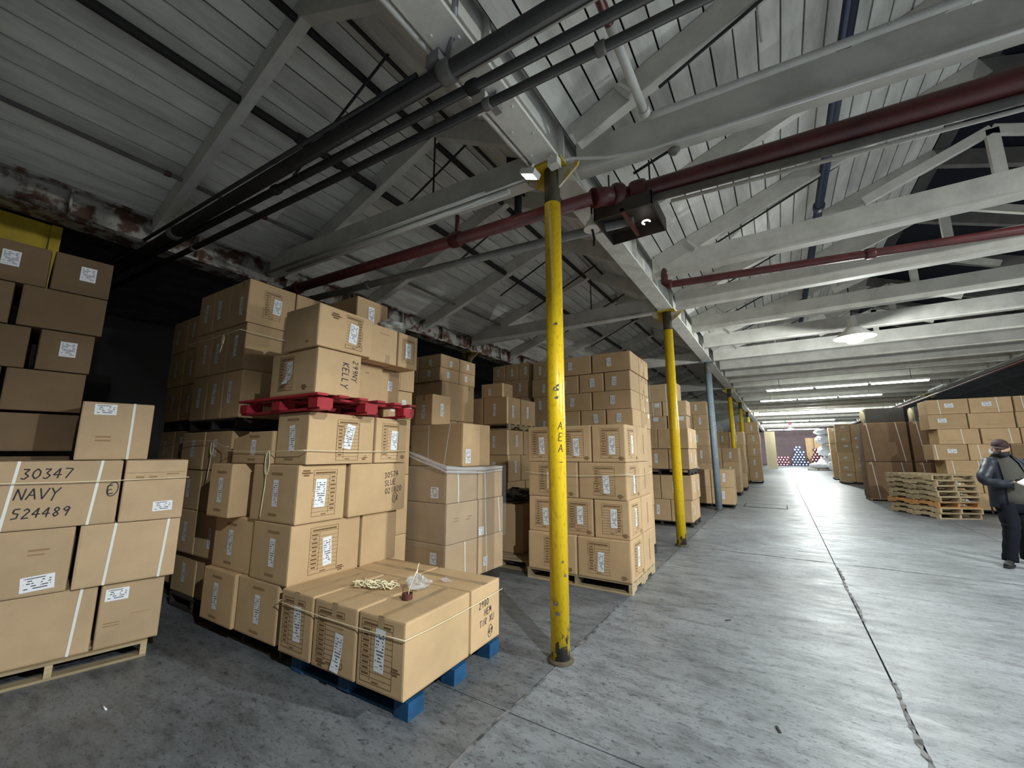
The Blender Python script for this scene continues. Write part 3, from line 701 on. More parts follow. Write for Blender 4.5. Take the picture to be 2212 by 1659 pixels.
# ---- S3: tall stack left of it
T3 = (V((-4.45, 1.86, 0)), R(2.0)); D3 = 'the tall stack tied with twine'; G3 = 'cartons in the tall twine-tied stack'
pallet(-4.98, 2.38, R(2.0), 1.0, 1.0, 'pallet_dark', 'dark pallet at the foot of the tall twine-tied stack')
two = lambda a=0: [(-.54, 0, a, .5, 'front right'), (-1.08, -.55, a, .5, 'front left'), (-.54, 0, .51, 1.02, 'back right', [])]
stack(T3, [(.130, .54, two(.05)), (.542, .965, two(.02)), (.967, 1.37, two()), (1.372, 1.76, two(.01))], 'lower half of the twine-tied stack', G3, style='label', seed=8, topword=False)
pallet(-4.98, 2.38, R(2.0), 1.02, 1.02, 'pallet_dark', 'dark pallet halfway up the tall twine-tied stack', z=1.764, h=.125)
three = lambda a=0: [(-.36, 0, a, .50, 'front right'), (-.72, -.37, a, .50, 'front middle'), (-1.08, -.73, a, .50, 'front left'), (-.54, 0, .51, 1.05, 'back right')]
up3 = three(.0); up3 = [(-.36, .0, 0, .5, 'front right', [('L', '-Y', .06, -.05, .06, .2, R(2), 0), ('T', '-Y', .06, True), ('F', '+X', .0, 0, .18, .3, False), ('L', '+X', .05, .0, .085, .17, R(-3), 0)])] + up3[1:]
stack(T3, [(1.892, 2.38, three(.04)), (2.382, 2.87, three(.02)), (2.872, 3.34, up3)], 'upper half of the twine-tied stack', G3, style='label', seed=9, topword=True, sides=('-Y',), shift=.02)
# ---- S4: dark stack further left
T4 = (V((-5.66, 1.95, 0)), R(1.0)); G4 = 'cartons in the dim far left stack'
pallet(-6.14, 2.47, R(1), .90, 1.0, 'pallet_dark', 'dark pallet under the dim stack behind the twine-tied one')
t4 = lambda: [(-.46, 0, 0, .5, 'right'), (-.92, -.47, 0, .5, 'left')]
stack(T4, [(.13, .56, t4()), (.562, .99, t4()), (.992, 1.42, t4()), (1.422, 1.80, t4())], 'lower dim far left stack', G4, style='label', seed=11, topword=False)
pallet(-6.14, 2.47, R(1), .90, 1.0, 'pallet_dark', 'dark pallet halfway up the dim far left stack', z=1.803, h=.12)
stack(T4, [(1.926, 2.36, t4()), (2.362, 2.80, t4()), (2.802, 3.22, t4())], 'upper dim far left stack', G4, style='label', seed=12)
# ---- S1: strapped cartons front left (NAVY)
T1 = (V((-4.24, 1.41, 0)), R(-12.5)); G1 = 'strapped cartons in the front left stack'; D1 = 'the front left strapped stack'
pallet(-4.755, .94, R(77.5), 1.02, .80, 'pallet_wood', 'weathered wooden pallet under the front left strapped stack', h=.115)
st = lambda *us: [('V', '+X', u, R(-3)) for u in us]
stack(T1, [
 (.118, .575, [(-.54, -.03, -.37, .0, 'with torn side, right', [('L', '+X', -.09, .14, .13, .085, 0, 0), ('S', '+X', [(-.1, -.06, .09, .008), (-.1, -.08, .09, .008), (.06, -.02, .12, .004)])]), (-.54, -.03, -1.02, -.38, 'left', st(.22, -.2))]),
 (.577, 1.020, [(-.54, .02, -.53, .05, 'right with two straps', st(-.11, .20)), (-.54, .0, -1.12, -.55, 'left with white label', [('L', '+X', .14, -.14, .16, .10, R(4), 0), ('S', '+X', [(.12, .08, .10, .014), (.11, .05, .08, .010)])])]),
 (1.022, 1.490, [(-.54, .04, -.34, .05, 'right with white label', [('L', '+X', .06, -.13, .12, .075, R(2), 0), ('S', '+X', [(-.1, .10, .05, .014), (-.02, .10, .05, .014), (.1, .12, .08, .010), (.0, .135, .36, .004)])]),
                 (-.54, .02, -1.0, -.35, 'marked 30347 NAVY 524489', [('V', '+X', .19, R(-4)), ('V', '+X', -.22, R(-4)), ('H', '+X', '30347', -.19, .11, .07, 0, .008), ('H', '+X', 'NAVY', -.20, -.03, .075, 0, .008), ('H', '+X', '524489', -.20, -.155, .065, 0, .008), ('H', '+X', 'E', .255, -.02, .06, R(12), .007), ('H', '+X', '(', .262, -.012, .058, 0, .006)])]),
], D1, G1, style='straps', m='cardboard_grey', shift=0, seed=14, topword=False)
stack(T1, [(1.492, 1.955, [(-.70, -.24, -.64, -.20, '', [('L', '+X', -.08, .17, .13, .085, R(1), 0), ('S', '+X', [(-.07, -.05, .09, .012), (-.07, -.08, .09, .012)]), ('V', '+X', .09, 0)], dict(look='single carton standing on the NAVY carton', single=True, m='cardboard_grey', drop=(0.0, 0.0, 0)))])], D1, G1, shift=0)
# ---- S0: dim tall stack behind it
T0 = (V((-5.13, .93, 0)), R(-6)); G0 = 'cartons in the dim stack on the left edge'; 
pallet(-5.62, .35, R(-6), .85, 1.1, 'pallet_dark', 'dark pallet under the dim stack on the left edge')
def s0(a): return [(-.85, 0, -a, 0, 'right'), (-.85, 0, -a - .56, -a - .01, 'left')]
def lw(n): return [('L', '+X', .05 * n, .02, .10, .13, 0, 0)]
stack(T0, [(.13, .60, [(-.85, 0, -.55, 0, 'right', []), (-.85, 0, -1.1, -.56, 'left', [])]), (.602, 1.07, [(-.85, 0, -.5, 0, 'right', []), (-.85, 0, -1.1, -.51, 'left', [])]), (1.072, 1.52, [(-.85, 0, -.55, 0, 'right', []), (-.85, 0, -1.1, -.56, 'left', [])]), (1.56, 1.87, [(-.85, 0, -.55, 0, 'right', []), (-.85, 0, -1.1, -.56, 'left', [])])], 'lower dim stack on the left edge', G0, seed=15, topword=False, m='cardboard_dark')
stack(T0, [(1.89, 2.235, [(-.85, 0, -.46, .0, 'right', []), (-.85, 0, -1.05, -.48, 'left', [])]),
           (2.237, 2.585, [(-.85, .02, -.31, .02, 'right', lw(.2)), (-.85, 0, -.86, -.36, 'left', [])]),
           (2.587, 2.935, [(-.85, .04, -.46, .05, 'right', []), (-.85, .02, -1.0, -.50, 'left', [])]),
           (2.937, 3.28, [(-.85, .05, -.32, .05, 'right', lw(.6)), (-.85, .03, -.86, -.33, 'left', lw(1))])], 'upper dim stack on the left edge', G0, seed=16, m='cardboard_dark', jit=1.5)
# ---- S5: narrow pile of cartons showing behind the red-pallet load
G5 = 'cartons in the narrow pile behind the corner stack'; T5 = (V((-3.62, 2.97, 0)), 0)
stack(T5, [(.002, .65, [(-.75, 0, 0, .42, '', [])]), (.652, 1.30, [(-.75, 0, 0, .42, '', [])]), (1.302, 1.93, [(-.75, 0, 0, .42, '', [])]), (1.932, 2.255, [(-.75, 0, 0, .20, 'left', [('L', '+X', .03, -.02, .055, .14, 0, 0)]), (-.75, -.01, .21, .44, 'right', [('L', '+X', -.02, -.02, .06, .15, 0, 0)])]), (2.257, 2.68, [(-.75, .0, -.0, .45, 'with tape', [('T', '+X', .05, True), ('S', '+X', [(0, 0, .004, .4)]), ('L', '+X', -.05, .15, .03, .07, 0, 0)])])], 'narrow pile behind the corner stack', G5, topword=False, shift=0)
# ---- S6: shrink-wrapped stack
T6 = (V((-3.12, 3.48, 0)), R(-1.5)); D6 = 'the plastic-wrapped stack'; G6 = 'cartons in the plastic-wrapped stack'
pallet(-3.64, 4.02, R(-1.5), 1.0, 1.05, 'pallet_dark', 'dark pallet hidden beneath the plastic-wrapped stack')
def s6(*f): return [(-1.02, 0, 0, .54, 'front', f[0]), (-1.02, 0, .55, 1.06, 'back', f[1])]
stack(T6, [(.13, .55, s6([('V', '+X', .05, R(2)), ('L', '-Y', .33, .06, .1, .12, 0, 0)], [('V', '+X', -.1, R(2)), ('L', '+X', -.12, -.08, .08, .1, 0, 0)])), (.552, .985, s6([('S', '+X', [(.0, .05, .3, .012), (-.02, .02, .28, .012)])], [('V', '+X', -.12, R(4)), ('V', '+X', .16, R(5)), ('L', '+X', -.2, -.15, .1, .09, 0, 0)])), (.987, 1.375, s6([('V', '+X', -.08, R(3)), ('L', '-Y', .33, -.08, .12, .12, 0, 0)], [('V', '+X', -.12, R(3))]))], D6, G6, m='cardboard_grey', style='straps', seed=20, shift=.01)
carton(-4.12, -3.22, 3.86, 4.43, 1.380, 1.905, 'big strapped carton lying on the plastic-wrapped stack', G6, m='cardboard', feats=[('V', '-Y', -.12, 0), ('V', '-Y', .2, R(-10)), ('L', '+X', -.18, -.14, .10, .17, 0, 0)])
carton(-4.08, -3.76, 3.88, 4.24, 1.908, 2.31, 'small labelled carton on the big strapped carton', G6, feats=[('L', '-Y', .0, -.03, .06, .18, 0, 0), ('L', '+X', 0, 0, .06, .17, 0, 0), ('T', '-Y', 0, True)])
b = MB(); rr = random.Random(3)
pts = [(-1.045, -.03), (.02, -.025), (.025, 1.09)]
zs = [.50, .68, .86, 1.04, 1.22, 1.385, 1.40]
ring = []
for si in range(len(pts) - 1):
    for k in range(12):
        f = k / 12; ring.append((pts[si][0] * (1 - f) + pts[si + 1][0] * f, pts[si][1] * (1 - f) + pts[si + 1][1] * f))
ring.append(pts[-1])
for zi, z in enumerate(zs):
    for (x, y) in ring:
        j = rr.uniform(-.006, .010); ins = .16 if zi == len(zs) - 1 else 0
        b.v.append(V((x + (j if y > -.02 else 0) - (ins if y > -.02 and x > -.1 else 0), y - (j if y < 0 else 0) + (ins if y < 0 else 0), z)))
n = len(ring)
for zi in range(len(zs) - 1):
    for k in range(n - 1): q = zi * n + k; b.f.append([q, q + 1, q + n + 1, q + n])
o = b.obj('plastic_wrap', 'plastic_film', None, T6[0]); o.rotation_euler = (0, 0, T6[1])
tag(o, 'clear stretch film wrapped round the strapped carton stack', 'plastic film')
fp = [V((-.62, -.05, 1.56)), V((-.40, -.045, 1.50)), V((-.15, -.04, 1.43)), V((.015, -.03, 1.38)), V((.035, .25, 1.36)), V((.035, .6, 1.35)), V((.03, 1.0, 1.36))]
b = MB().tube(fp, [.012, .022, .016, .024, .018, .026, .014], 7).tube([p + V((.004, -.004, -.035 - .01 * (k % 2))) for k, p in enumerate(fp)], [.008, .014, .02, .012, .02, .012, .01], 6)
b.obj('film_fold', 'plastic_bag', o, smooth=False)
# ---- tan pallet with a plain box and black bags, behind S8
pallet(-3.37, 5.36, R(3), .86, 1.0, 'pallet_wood', 'bare-edged wooden pallet behind the white-labelled stack', nb=7)
carton(-3.72, -3.16, 5.15, 5.80, .130, .80, 'large plain carton on the pallet behind the white-labelled stack', 'plain cartons', feats=[], m='cardboard', top=True)
def blob(name, cx, cy, cz, sx, sy, sz, m, label, cat, seed, amp=.25, n=14, parent=None):
    r = random.Random(seed); b = MB(); ph = [r.uniform(0, 6) for _ in range(6)]
    prof = []
    for j in range(n + 1):
        th = math.pi * j / n
        for i in range(2 * n):
            a = math.pi * i / n
            d = 1 + amp * (math.sin(3 * a + ph[0] + 2 * th) * .5 + math.sin(5 * a - ph[1] + 4 * th) * .3 + math.sin(7 * th + ph[2] + a) * .3 + r.uniform(-.15, .15))
            b.v.append(V((sx * d * math.sin(th) * math.cos(a), sy * d * math.sin(th) * math.sin(a), max(0, sz * (1 - math.cos(th) * (d if j > n / 2 else 1))))))
    for j in range(n):
        for i in range(2 * n): q = j * 2 * n + i; q2 = j * 2 * n + (i + 1) % (2 * n); b.f.append([q, q2, q2 + 2 * n, q + 2 * n])
    o = b.obj(name, m, parent, (cx, cy, cz), smooth=False); 
    if not parent: tag(o, label, cat)
    return o
blob('plastic_sack', -3.44, 5.45, .803, .26, .28, .10, 'tarp_black', 'crumpled black plastic sack on the large plain carton', 'sack', 4)
# ---- S8: white-labelled stack behind the first column
T8 = (V((-1.49, 4.70, 0)), R(1.0)); D8 = 'the stack behind the nearest column'; G8 = 'cartons in the stack behind the nearest column'
pallet(-2.16, 5.23, R(1.0), 1.32, 1.06, 'pallet_wood', 'pale wooden pallet under the stack behind the nearest column')
def w8(ws, dep=.52):
    out = []; x = 0; nm = {2: ['right', 'left'], 3: ['right', 'middle', 'left']}[len(ws)]
    for wv, nme in zip(ws, nm): out.append((x - wv + .01, x, 0, dep, 'front ' + nme)); x -= wv
    out.append((-.6, 0, dep + .01, dep + .54, 'back right', [('S', '+X', [(0, 0, .03, .25)])]))
    return out
stack(T8, [(.130, .572, w8([.65, .67])), (.574, 1.002, w8([.43, .44, .44])), (1.004, 1.432, w8([.60, .70])), (1.434, 1.878, w8([.42, .45, .44]))], D8, G8, seed=22, shift=.015, topword=False)
# ---- S9: dark tall stack with lit end, behind S8
T9 = (V((-1.74, 5.88, 0)), R(1.5)); D9 = 'tall stack behind white-labelled stack'; G9 = 'cartons in the tall stack with the lit end'
pallet(-2.35, 6.4, R(1.5), 1.2, 1.0, 'pallet_dark', 'dark pallet at the foot of the lit-ended tall stack')
h9 = [(-.6, 0, 0, .5, 'right', []), (-1.2, -.61, 0, .5, 'left', []), (-.6, 0, .51, 1.02, 'back', [])]
stack(T9, [(.13, .72, h9), (.722, 1.32, h9), (1.322, 1.92, h9)], 'lower ' + D9, G9, seed=25, topword=False)
def t9(n):
    s = 1.22 / n; nm = {2: ['right', 'left'], 3: ['right', 'middle', 'left']}[n]
    o = [(-s * (k + 1) + .01, -s * k, 0, .5, nm[k], [('L', '-Y', random.uniform(-.08, .08), 0, .07, .13, R(random.uniform(-6, 6)), 0)]) for k in range(n)]
    o.append((-.5, 0, .51, .80, 'end', [('T', '+X', .0, True), ('T', '+X', .1, False)])); o.append((-.5, 0, .81, 1.08, 'far end', [('T', '+X', .0, True)]))
    return o
stack(T9, [(1.922, 2.18, t9(3)), (2.182, 2.46, t9(2)), (2.462, 2.75, t9(3)), (2.752, 3.045, t9(2))], 'upper ' + D9, G9, seed=26)
# ---- S7 and other stacks in the left bay behind
T7 = (V((-4.0, 6.02, 0)), R(1)); D7 = 'stack beyond the plastic-wrapped one'; G7 = 'cartons in the stack beyond the plastic-wrapped one'
pallet(-4.5, 6.55, R(1), 1.0, 1.05, 'pallet_dark', 'dark pallet under the stack beyond the plastic-wrapped one')
def w7(a): return [(-.52, 0, 0, a, 'near right'), (-1.02, -.53, 0, .5, 'near left'), (-.52, 0, a + .015, 1.05, 'far right')]
stack(T7, [(.13, .58, w7(.5)), (.582, 1.04, w7(.62)), (1.042, 1.50, w7(.44)), (1.502, 1.945, w7(.55))], 'lower ' + D7, G7, style='label', seed=30, topword=False)
pallet(-4.5, 6.55, R(1), 1.0, 1.05, 'pallet_wood', 'thin pallet halfway up the stack beyond the wrapped one', z=1.948, h=.10)
stack(T7, [(2.050, 2.54, w7(.48)), (2.542, 2.80, [(-.6, -.12, 0, .36, 'alone')])], 'upper ' + D7, G7, style='label', seed=31)
T7b = (V((-4.62, 4.93, 0)), R(2)); G7b = 'cartons in the dim stack beside the wrapped one'
w7b = lambda: [(-.5, 0, 0, .5, 'right'), (-1.0, -.51, 0, .5, 'left'), (-.5, 0, .51, .98, 'far right')]
pallet(-5.1, 5.4, R(2), 1.0, 1.0, 'pallet_dark', 'dark pallet under the dim stack beside the wrapped one')
stack(T7b, [(.13, .64, w7b()), (.642, 1.15, w7b()), (1.152, 1.64, w7b()), (1.642, 2.08, w7b()), (2.082, 2.73, [(-.95, 0, .05, .95, 'large', [('T', '+X', .3, True)])]), (2.732, 2.96, w7b()), (2.962, 3.19, w7b())], 'dim stack behind wrapped carton', G7b, style='label', seed=33)
def far_stack(T, zs, n, desc, group, seed, w=1.25, dep=.5, m='cardboard', style='label', pal='pallet_dark', end=True, gap=None):
    rnd = random.Random(seed); tiers = []
    nm = {1: [''], 2: ['right', 'left'], 3: ['right', 'middle', 'left']}
    for i in range(len(zs) - 1):
        nn = n if (i % 2 == 0 or n < 3) else n - 1
        s = w / nn; bx = [(-s * (k + 1) + .008, -s * k, 0, dep, nm[nn][k]) for k in range(nn)]
        if end: bx.append((-.5, 0, dep + .01, dep + .5, 'far end'))
        z0 = zs[i] + .001
        if gap and abs(zs[i] - gap[0]) < 1e-6: z0 = gap[1]
        tiers.append((z0, zs[i + 1] - .001, bx))
    dirv = Matrix.Rotation(T[1], 3, 'Z') @ V((-w / 2, dep, 0))
    pallet(T[0].x + dirv.x, T[0].y + dirv.y, T[1], w * .97, dep * 1.95, pal, 'pallet under the ' + desc, h=zs[0] - .002 if zs[0] > .05 else .1)
    if gap: pallet(T[0].x + dirv.x, T[0].y + dirv.y, T[1], w * .97, dep * 1.95, pal, 'pallet halfway up the ' + desc, z=gap[0] + .001, h=gap[1] - gap[0] - .002)
    stack(T, tiers, desc, group, m=m, style=style, seed=seed, shift=.02)
far_stack((V((-3.85, 8.8, 0)), R(1)), [.13, .7, 1.3, 1.9, 2.45, 2.9, 3.35, 3.8], 3, 'dim stack behind nearest column', 'cartons in dim stacks of the left bay', 40, end=False)
far_stack((V((-5.15, 8.85, 0)), R(-1)), [.13, .7, 1.3, 1.9, 2.45, 2.95, 3.42, 3.85], 3, 'dim stack nearest rusty girder', 'cartons in dim stacks of the left bay', 41, end=False)
# ---- stacks along the aisle beyond the second column
far_stack((V((-1.63, 9.45, 0)), R(0)), [.10, .55, 1.06, 1.63, 2.07], 3, 'stack behind the second column', 'cartons in the stack behind the second column', 43, w=1.3, gap=(1.06, 1.19))
T10 = (V((-1.85, 10.75, 0)), 0)
G10 = 'strapped cartons piled behind the second column'
h10 = lambda: [(-.62, 0, 0, .6, 'right', []), (-1.25, -.63, 0, .6, 'left', [])]
stack(T10, [(.002, .7, h10()), (.702, 1.4, h10()), (1.402, 2.10, h10()), (2.102, 2.45, [(-.45, .0, 0, .5, 'right', [('L', '-Y', .1, .1, .12, .10, 0, 0)]), (-1.0, -.47, 0, .5, 'left', [('L', '-Y', 0, .1, .12, .10, 0, 0)])]),
    (2.452, 2.82, [(-.56, .02, 0, .5, 'right', [('V', '-Y', -.18, 0)]), (-1.2, -.58, 0, .5, 'left', [('V', '-Y', .1, 0), ('L', '-Y', .2, .1, .12, .1, 0, 0)])]), (2.822, 3.28, [(-1.15, -.2, 0, .5, 'broad', [('V', '-Y', -.2, 0), ('V', '-Y', .2, 0), ('L', '-Y', .3, -.12, .12, .1, 0, 0)])])], 'pile behind the second column stack', G10, style='straps', seed=44, m='cardboard_grey')
far_stack((V((-1.18, 13.25, 0)), R(2)), [.10, .56, 1.06], 2, 'low stack at the blue-grey column', 'cartons in the low stack at the blue-grey column', 46, w=1.2)
far_stack((V((-1.95, 14.9, 0)), R(0)), [.12, .66, 1.2, 1.75, 2.3, 2.8, 3.25], 3, 'tall stack beyond blue-grey column', 'cartons in the tall stack beyond the blue-grey column', 47, w=1.4)
far_stack((V((-1.30, 17.2, 0)), R(0)), [.12, .66, 1.2, 1.7], 2, 'aisle stack before fourth column', 'cartons in the aisle stack before the fourth column', 48, w=1.1)
far_stack((V((-1.25, 19.6, 0)), R(0)), [.12, .7, 1.28, 1.86, 2.4], 2, 'aisle stack past fourth column', 'cartons in the aisle stack past the fourth column', 49, w=1.1)
far_stack((V((-.83, 24.6, 0)), R(0)), [.12, .72, 1.32, 1.92, 2.5, 3.1], 2, 'aisle stack past fifth column', 'cartons in the aisle stack past the fifth column', 50, w=1.2)
# ---- right-hand side: big strapped cartons
G13 = 'big brown strapped cartons right of the aisle'
pallet(2.86, 18.0, 0, 1.12, 1.0, 'pallet_wood', 'low pallet under the left big brown cartons', h=.105)
pallet(4.02, 18.0, 0, 1.12, 1.0, 'pallet_wood', 'low pallet under the right big brown cartons', h=.105)
k13 = lambda x: [('V', '-Y', -.36, R(5)), ('V', '-Y', .36, R(6)), ('T', '-Y', -.45, True)]
for (x0, x1, wd) in ((2.28, 3.40, 'left'), (3.46, 4.60, 'right')):
    carton(x0, x1, 17.5, 18.5, .108, 1.245, 'big dark brown strapped carton, lower %s of four by the pallet pile' % wd, G13, m='cardboard_brown', feats=k13(0), bulge=.01)
    carton(x0, x1, 17.5, 18.5, 1.260, 2.50, 'big dark brown strapped carton, upper %s of four by the pallet pile' % wd, G13, m='cardboard_brown', feats=k13(0), bulge=.01)
    carton(x0 + .18, x1 - .0, 17.56, 18.4, 2.502, 2.96, 'dark flat carton on the upper %s big brown carton' % wd, G13, m='carton_black', feats=[])
    blob('cloth_roll', x0 + .10, 17.62, 2.502, .075, .07, .21, 'board_beige', 'pale bundle standing on the upper %s big brown carton' % wd, 'bundle', 60 + int(x0 * 3), .12, 8)
# right box wall
G14 = 'crushed cartons in the wall of boxes on the right'
zs14 = [.10, .52, .94, 1.34, 1.76, 2.16, 2.56, 2.96]; rnd = random.Random(77)
pallet(4.35, 16.0, 0, 1.5, 1.0, 'pallet_dark', 'dark pallet under the box wall on the right', h=.098)
pallet(5.95, 16.0, 0, 1.5, 1.0, 'pallet_dark', 'dark pallet under the right end of box wall', h=.098)
for i in range(7):
    x = 3.55 + rnd.uniform(-.12, .12); nm = ['left', 'middle', 'right', 'far right']
    for k in range(4):
        wv = rnd.uniform(.66, .86)
        fe = []
        if rnd.random() < .7: fe.append(('V', '-Y', rnd.uniform(-.1, .1) - .18, R(3)))
        if rnd.random() < .7: fe.append(('V', '-Y', rnd.uniform(.05, .25), R(3)))
        if rnd.random() < .6: fe.append(('L', '-Y', rnd.uniform(-.1, .1), .03, .17, .11, 0, 0))
        fe.append(('S', '-Y', [(rnd.uniform(-.1, .1), -.1, .3, .006)]))
        carton(x, x + wv, 15.5 + rnd.uniform(0, .05), 16.4, zs14[i] + .002, zs14[i + 1] - .001, 'crumpled strapped carton, %s in the %s tier of right-hand box wall' % (nm[k], ORD[i]), G14, m='cardboard', feats=fe, bulge=rnd.uniform(-.010, .007)); x += wv + .02
carton(5.05, 5.75, 13.6, 14.2, .002, 2.0, 'tall carton standing behind the person on the right', G14, feats=[('L', '-Y', -.1, .6, .17, .12, 0, 0)])
# far cartons right of the aisle
G15 = 'cartons in the far right aisle stacks'
for j, (xx, yy, ww, sd) in enumerate(((3.62, 26.5, 1.2, 80), (3.75, 30.0, 1.3, 81))):
    far_stack((V((xx, yy, 0)), 0), [.10, .58, 1.06, 1.55, 2.05, 2.55, 2.95], 2, ('nearer', 'farther')[j] + ' far right aisle stack', G15, sd, w=ww, style='wide', end=False)
# ---- pile of empty pallets
pcx, pcy, prz = 3.10, 14.68, R(27)
names = ['bottom', 'second', 'third', 'fourth', 'fifth', 'sixth', 'seventh', 'eighth']
for k in range(8):
    mm = 'pallet_orange' if k == 2 else 'pallet_wood'
    lab = 'orange-tinted pallet in the pile of empty pallets' if k == 2 else ('top weathered pallet of the pile of empty pallets' if k == 7 else '%s weathered pallet from the floor in pallet pile' % names[k])
    pallet(pcx + random.uniform(-.03, .03), pcy + random.uniform(-.03, .03), prz + random.uniform(-.03, .03), .90, 1.46, mm, lab, 'empty pallets piled by the aisle', z=k * .1265, h=.125, nb=8)

# ================================================================== SMALL THINGS ON THE CARTONS
def twine(name, pts, label, r=.0032, group='white twine'):
    return at_base(MB().tube(pts, r, 5), name, 'twine', label, 'twine', group)
def world(T, x, y, z): return T[0] + Matrix.Rotation(T[1], 3, 'Z') @ V((x, y, z))
# ring of twine round the low layer
def ring_pts(T, x0, x1, y0, y1, z, dz=0, open_back=True):
    p = []
    for (a, b) in (((x0, y1), (x0, y0)), ((x0, y0), (x1, y0)), ((x1, y0), (x1, y1))):
        for k in range(9):
            f = k / 8; p.append(world(T, a[0] * (1 - f) + b[0] * f, a[1] * (1 - f) + b[1] * f, z + dz * math.sin(f * math.pi)))
    return p
twine('twine', ring_pts(TA, -1.262, .016, -.018, 1.045, .475, -.012), 'white twine tied round the low layer of cartons')
twine('twine', ring_pts(TB, -1.12, .118, -.018, 1.09, 1.565, -.01), 'white twine tied round the corner stack under red pallet')
twine('twine', ring_pts(T8, -1.33, .03, -.03, 1.06, 1.30, -.03), 'twine tied round the stack behind the nearest column')
twine('twine', ring_pts(T3, -1.12, .04, -.05, 1.0, 2.76, -.01), 'thin twine round the upper tiers of the tall stack')
twine('twine', ring_pts(T1, -.65, .058, -1.1, .06, 1.345, -.008), 'white twine tied across the NAVY carton')
def loop(c, u, v, w, h, tail, label):
    c, u, v = V(c), V(u), V(v); pts = []
    for k in range(17):
        a = math.pi / 2 + 2 * math.pi * k / 16
        pts.append(c + u * (w * math.cos(a)) + v * (h * (math.sin(a) - 1)))
    pts += [c + u * w * .2 + v * (-2 * h - tail * t / 4) + u * (-.01 * t) for t in range(1, 5)]
    return twine('twine', pts, label, .0042)
uY = Matrix.Rotation(TB[1], 3, 'Z') @ V((1, 0, 0))
loop(world(TB, -.36, -.02, 1.563), uY, (0, 0, 1), .03, .10, .33, 'bow of twine hanging down the middle of corner stack')
loop(world(T3, -.30, -.03, 1.66), uY, (0, 0, 1), .03, .07, .24, 'bow of twine hanging on the tall stack, left')
loop(world(T3, -.30, -.05, 2.75), uY, (0, 0, 1), .025, .05, .08, 'small knot of twine high on the tall stack')
twine('twine', [world(T3, -1.4, -.1, 1.60), world(T3, -.8, -.06, 1.66), world(T3, -.3, -.035, 1.665), world(T3, .02, -.06, 1.60), world(TB, -1.0, -.03, 1.60)], 'slack twine strung across the tall stack, left')
# tangle of twine
b = MB(); rr = random.Random(5); pts = []
for k in range(150):
    f = k / 150; a = k * .9
    pts.append(V((-.14 + .28 * f + .035 * math.sin(a * 1.3), .05 * math.cos(a) + rr.uniform(-.012, .012), .022 + .018 * math.sin(a * 1.7 + 1) + rr.uniform(-.006, .008))))
b.tube(pts, .0045, 5)
o = b.obj('twine_hank', 'twine', None, world(TA, -.66, .36, .562), smooth=True); o.rotation_euler = (0, 0, R(22)); tag(o, 'tangled hank of cream twine lying on the low cartons', 'twine')
# core of a tape roll with a strand of twine standing in it
b = MB(); n = 22
for (r_, z) in ((.036, 0), (.036, .036), (.030, .036), (.030, 0)):
    for k in range(n): t = 2 * math.pi * k / n; b.v.append(V((r_ * math.cos(t), r_ * math.sin(t), z)))
for i in range(4):
    for k in range(n): b.f.append([i * n + k, i * n + (k + 1) % n, ((i + 1) % 4) * n + (k + 1) % n, ((i + 1) % 4) * n + k])
o = b.obj('tape_core', 'core_brown', None, world(TA, -.285, .30, .562), smooth=False); tag(o, 'dark brown cardboard tape core on the low cartons', 'tape roll')
b = MB().tube([V((0, 0, .0)), V((.01, .01, .07)), V((.035, .02, .14)), V((.06, .03, .19))], .0048, 6)
o = b.obj('twine', 'twine', None, world(TA, -.285, .30, .563), smooth=True); tag(o, 'stiff strand of twine standing in the tape core', 'twine')
b = MB().tube([V((0, 0, .0)), V((-.01, .0, .06)), V((-.015, .01, .13)), V((-.01, .02, .16))], .0035, 6)
o = b.obj('twine', 'twine', None, world(TA, -.40, .52, .563), smooth=True); tag(o, 'thin upright twine end beside the crumpled film', 'twine')
blob('crumpled_film', *world(TA, -.36, .48, .563), .085, .07, .045, 'plastic_bag', 'crumpled clear plastic film on the low cartons', 'plastic film', 9, .45)
blob('film_scrap', *world(TA, -.30, .72, .563), .045, .025, .012, 'plastic_bag', 'small scrap of shiny plastic by the crumpled film', 'plastic film', 19, .4, 8)
blob('plastic_sack', *world(TC, -.22, .93, 2.728), .12, .13, .07, 'bag_grey', 'grey plastic bag slumped on the red-pallet load', 'sack', 12, .3)
at_base(MB().box(-.04, .04, -.004, .004, 0, .006), 'wood_splinter', 'paper_white', 'pale splinter lying on the dark floor', 'splinter').location = fl_ = V((-3.62, .98, .001))

o = empty('floor_plate', (-.5, 14.35, .0015)); tag(o, 'dark-framed steel plate let into the aisle floor', 'floor plate')
MB().box(-.52, .52, -.45, .45, 0, .003).obj('plate', 'concrete', o)
for (x0, x1, y0, y1) in ((-.54, .54, -.47, -.44), (-.54, .54, .44, .47), (-.54, -.51, -.47, .47), (.51, .54, -.47, .47)): MB().box(x0, x1, y0, y1, .0005, .005).obj('frame_bar', 'pipe_dark', o)
for k, (x, y, a, lab) in enumerate(((-.55, 4.55, .8, 'small dark scrap on the floor right of nearest column'), (1.75, 13.6, .3, 'thin dark scrap on the aisle floor before the pallet pile'), (-.15, 3.0, 1.9, 'tiny dark sliver on the floor near the long joint'))):
    o = MB().box(-.03, .03, -.006, .006, 0, .004).obj('floor_scrap', 'pipe_dark', None, (x, y, .001)); o.rotation_euler = (0, 0, a); tag(o, lab, 'scrap')

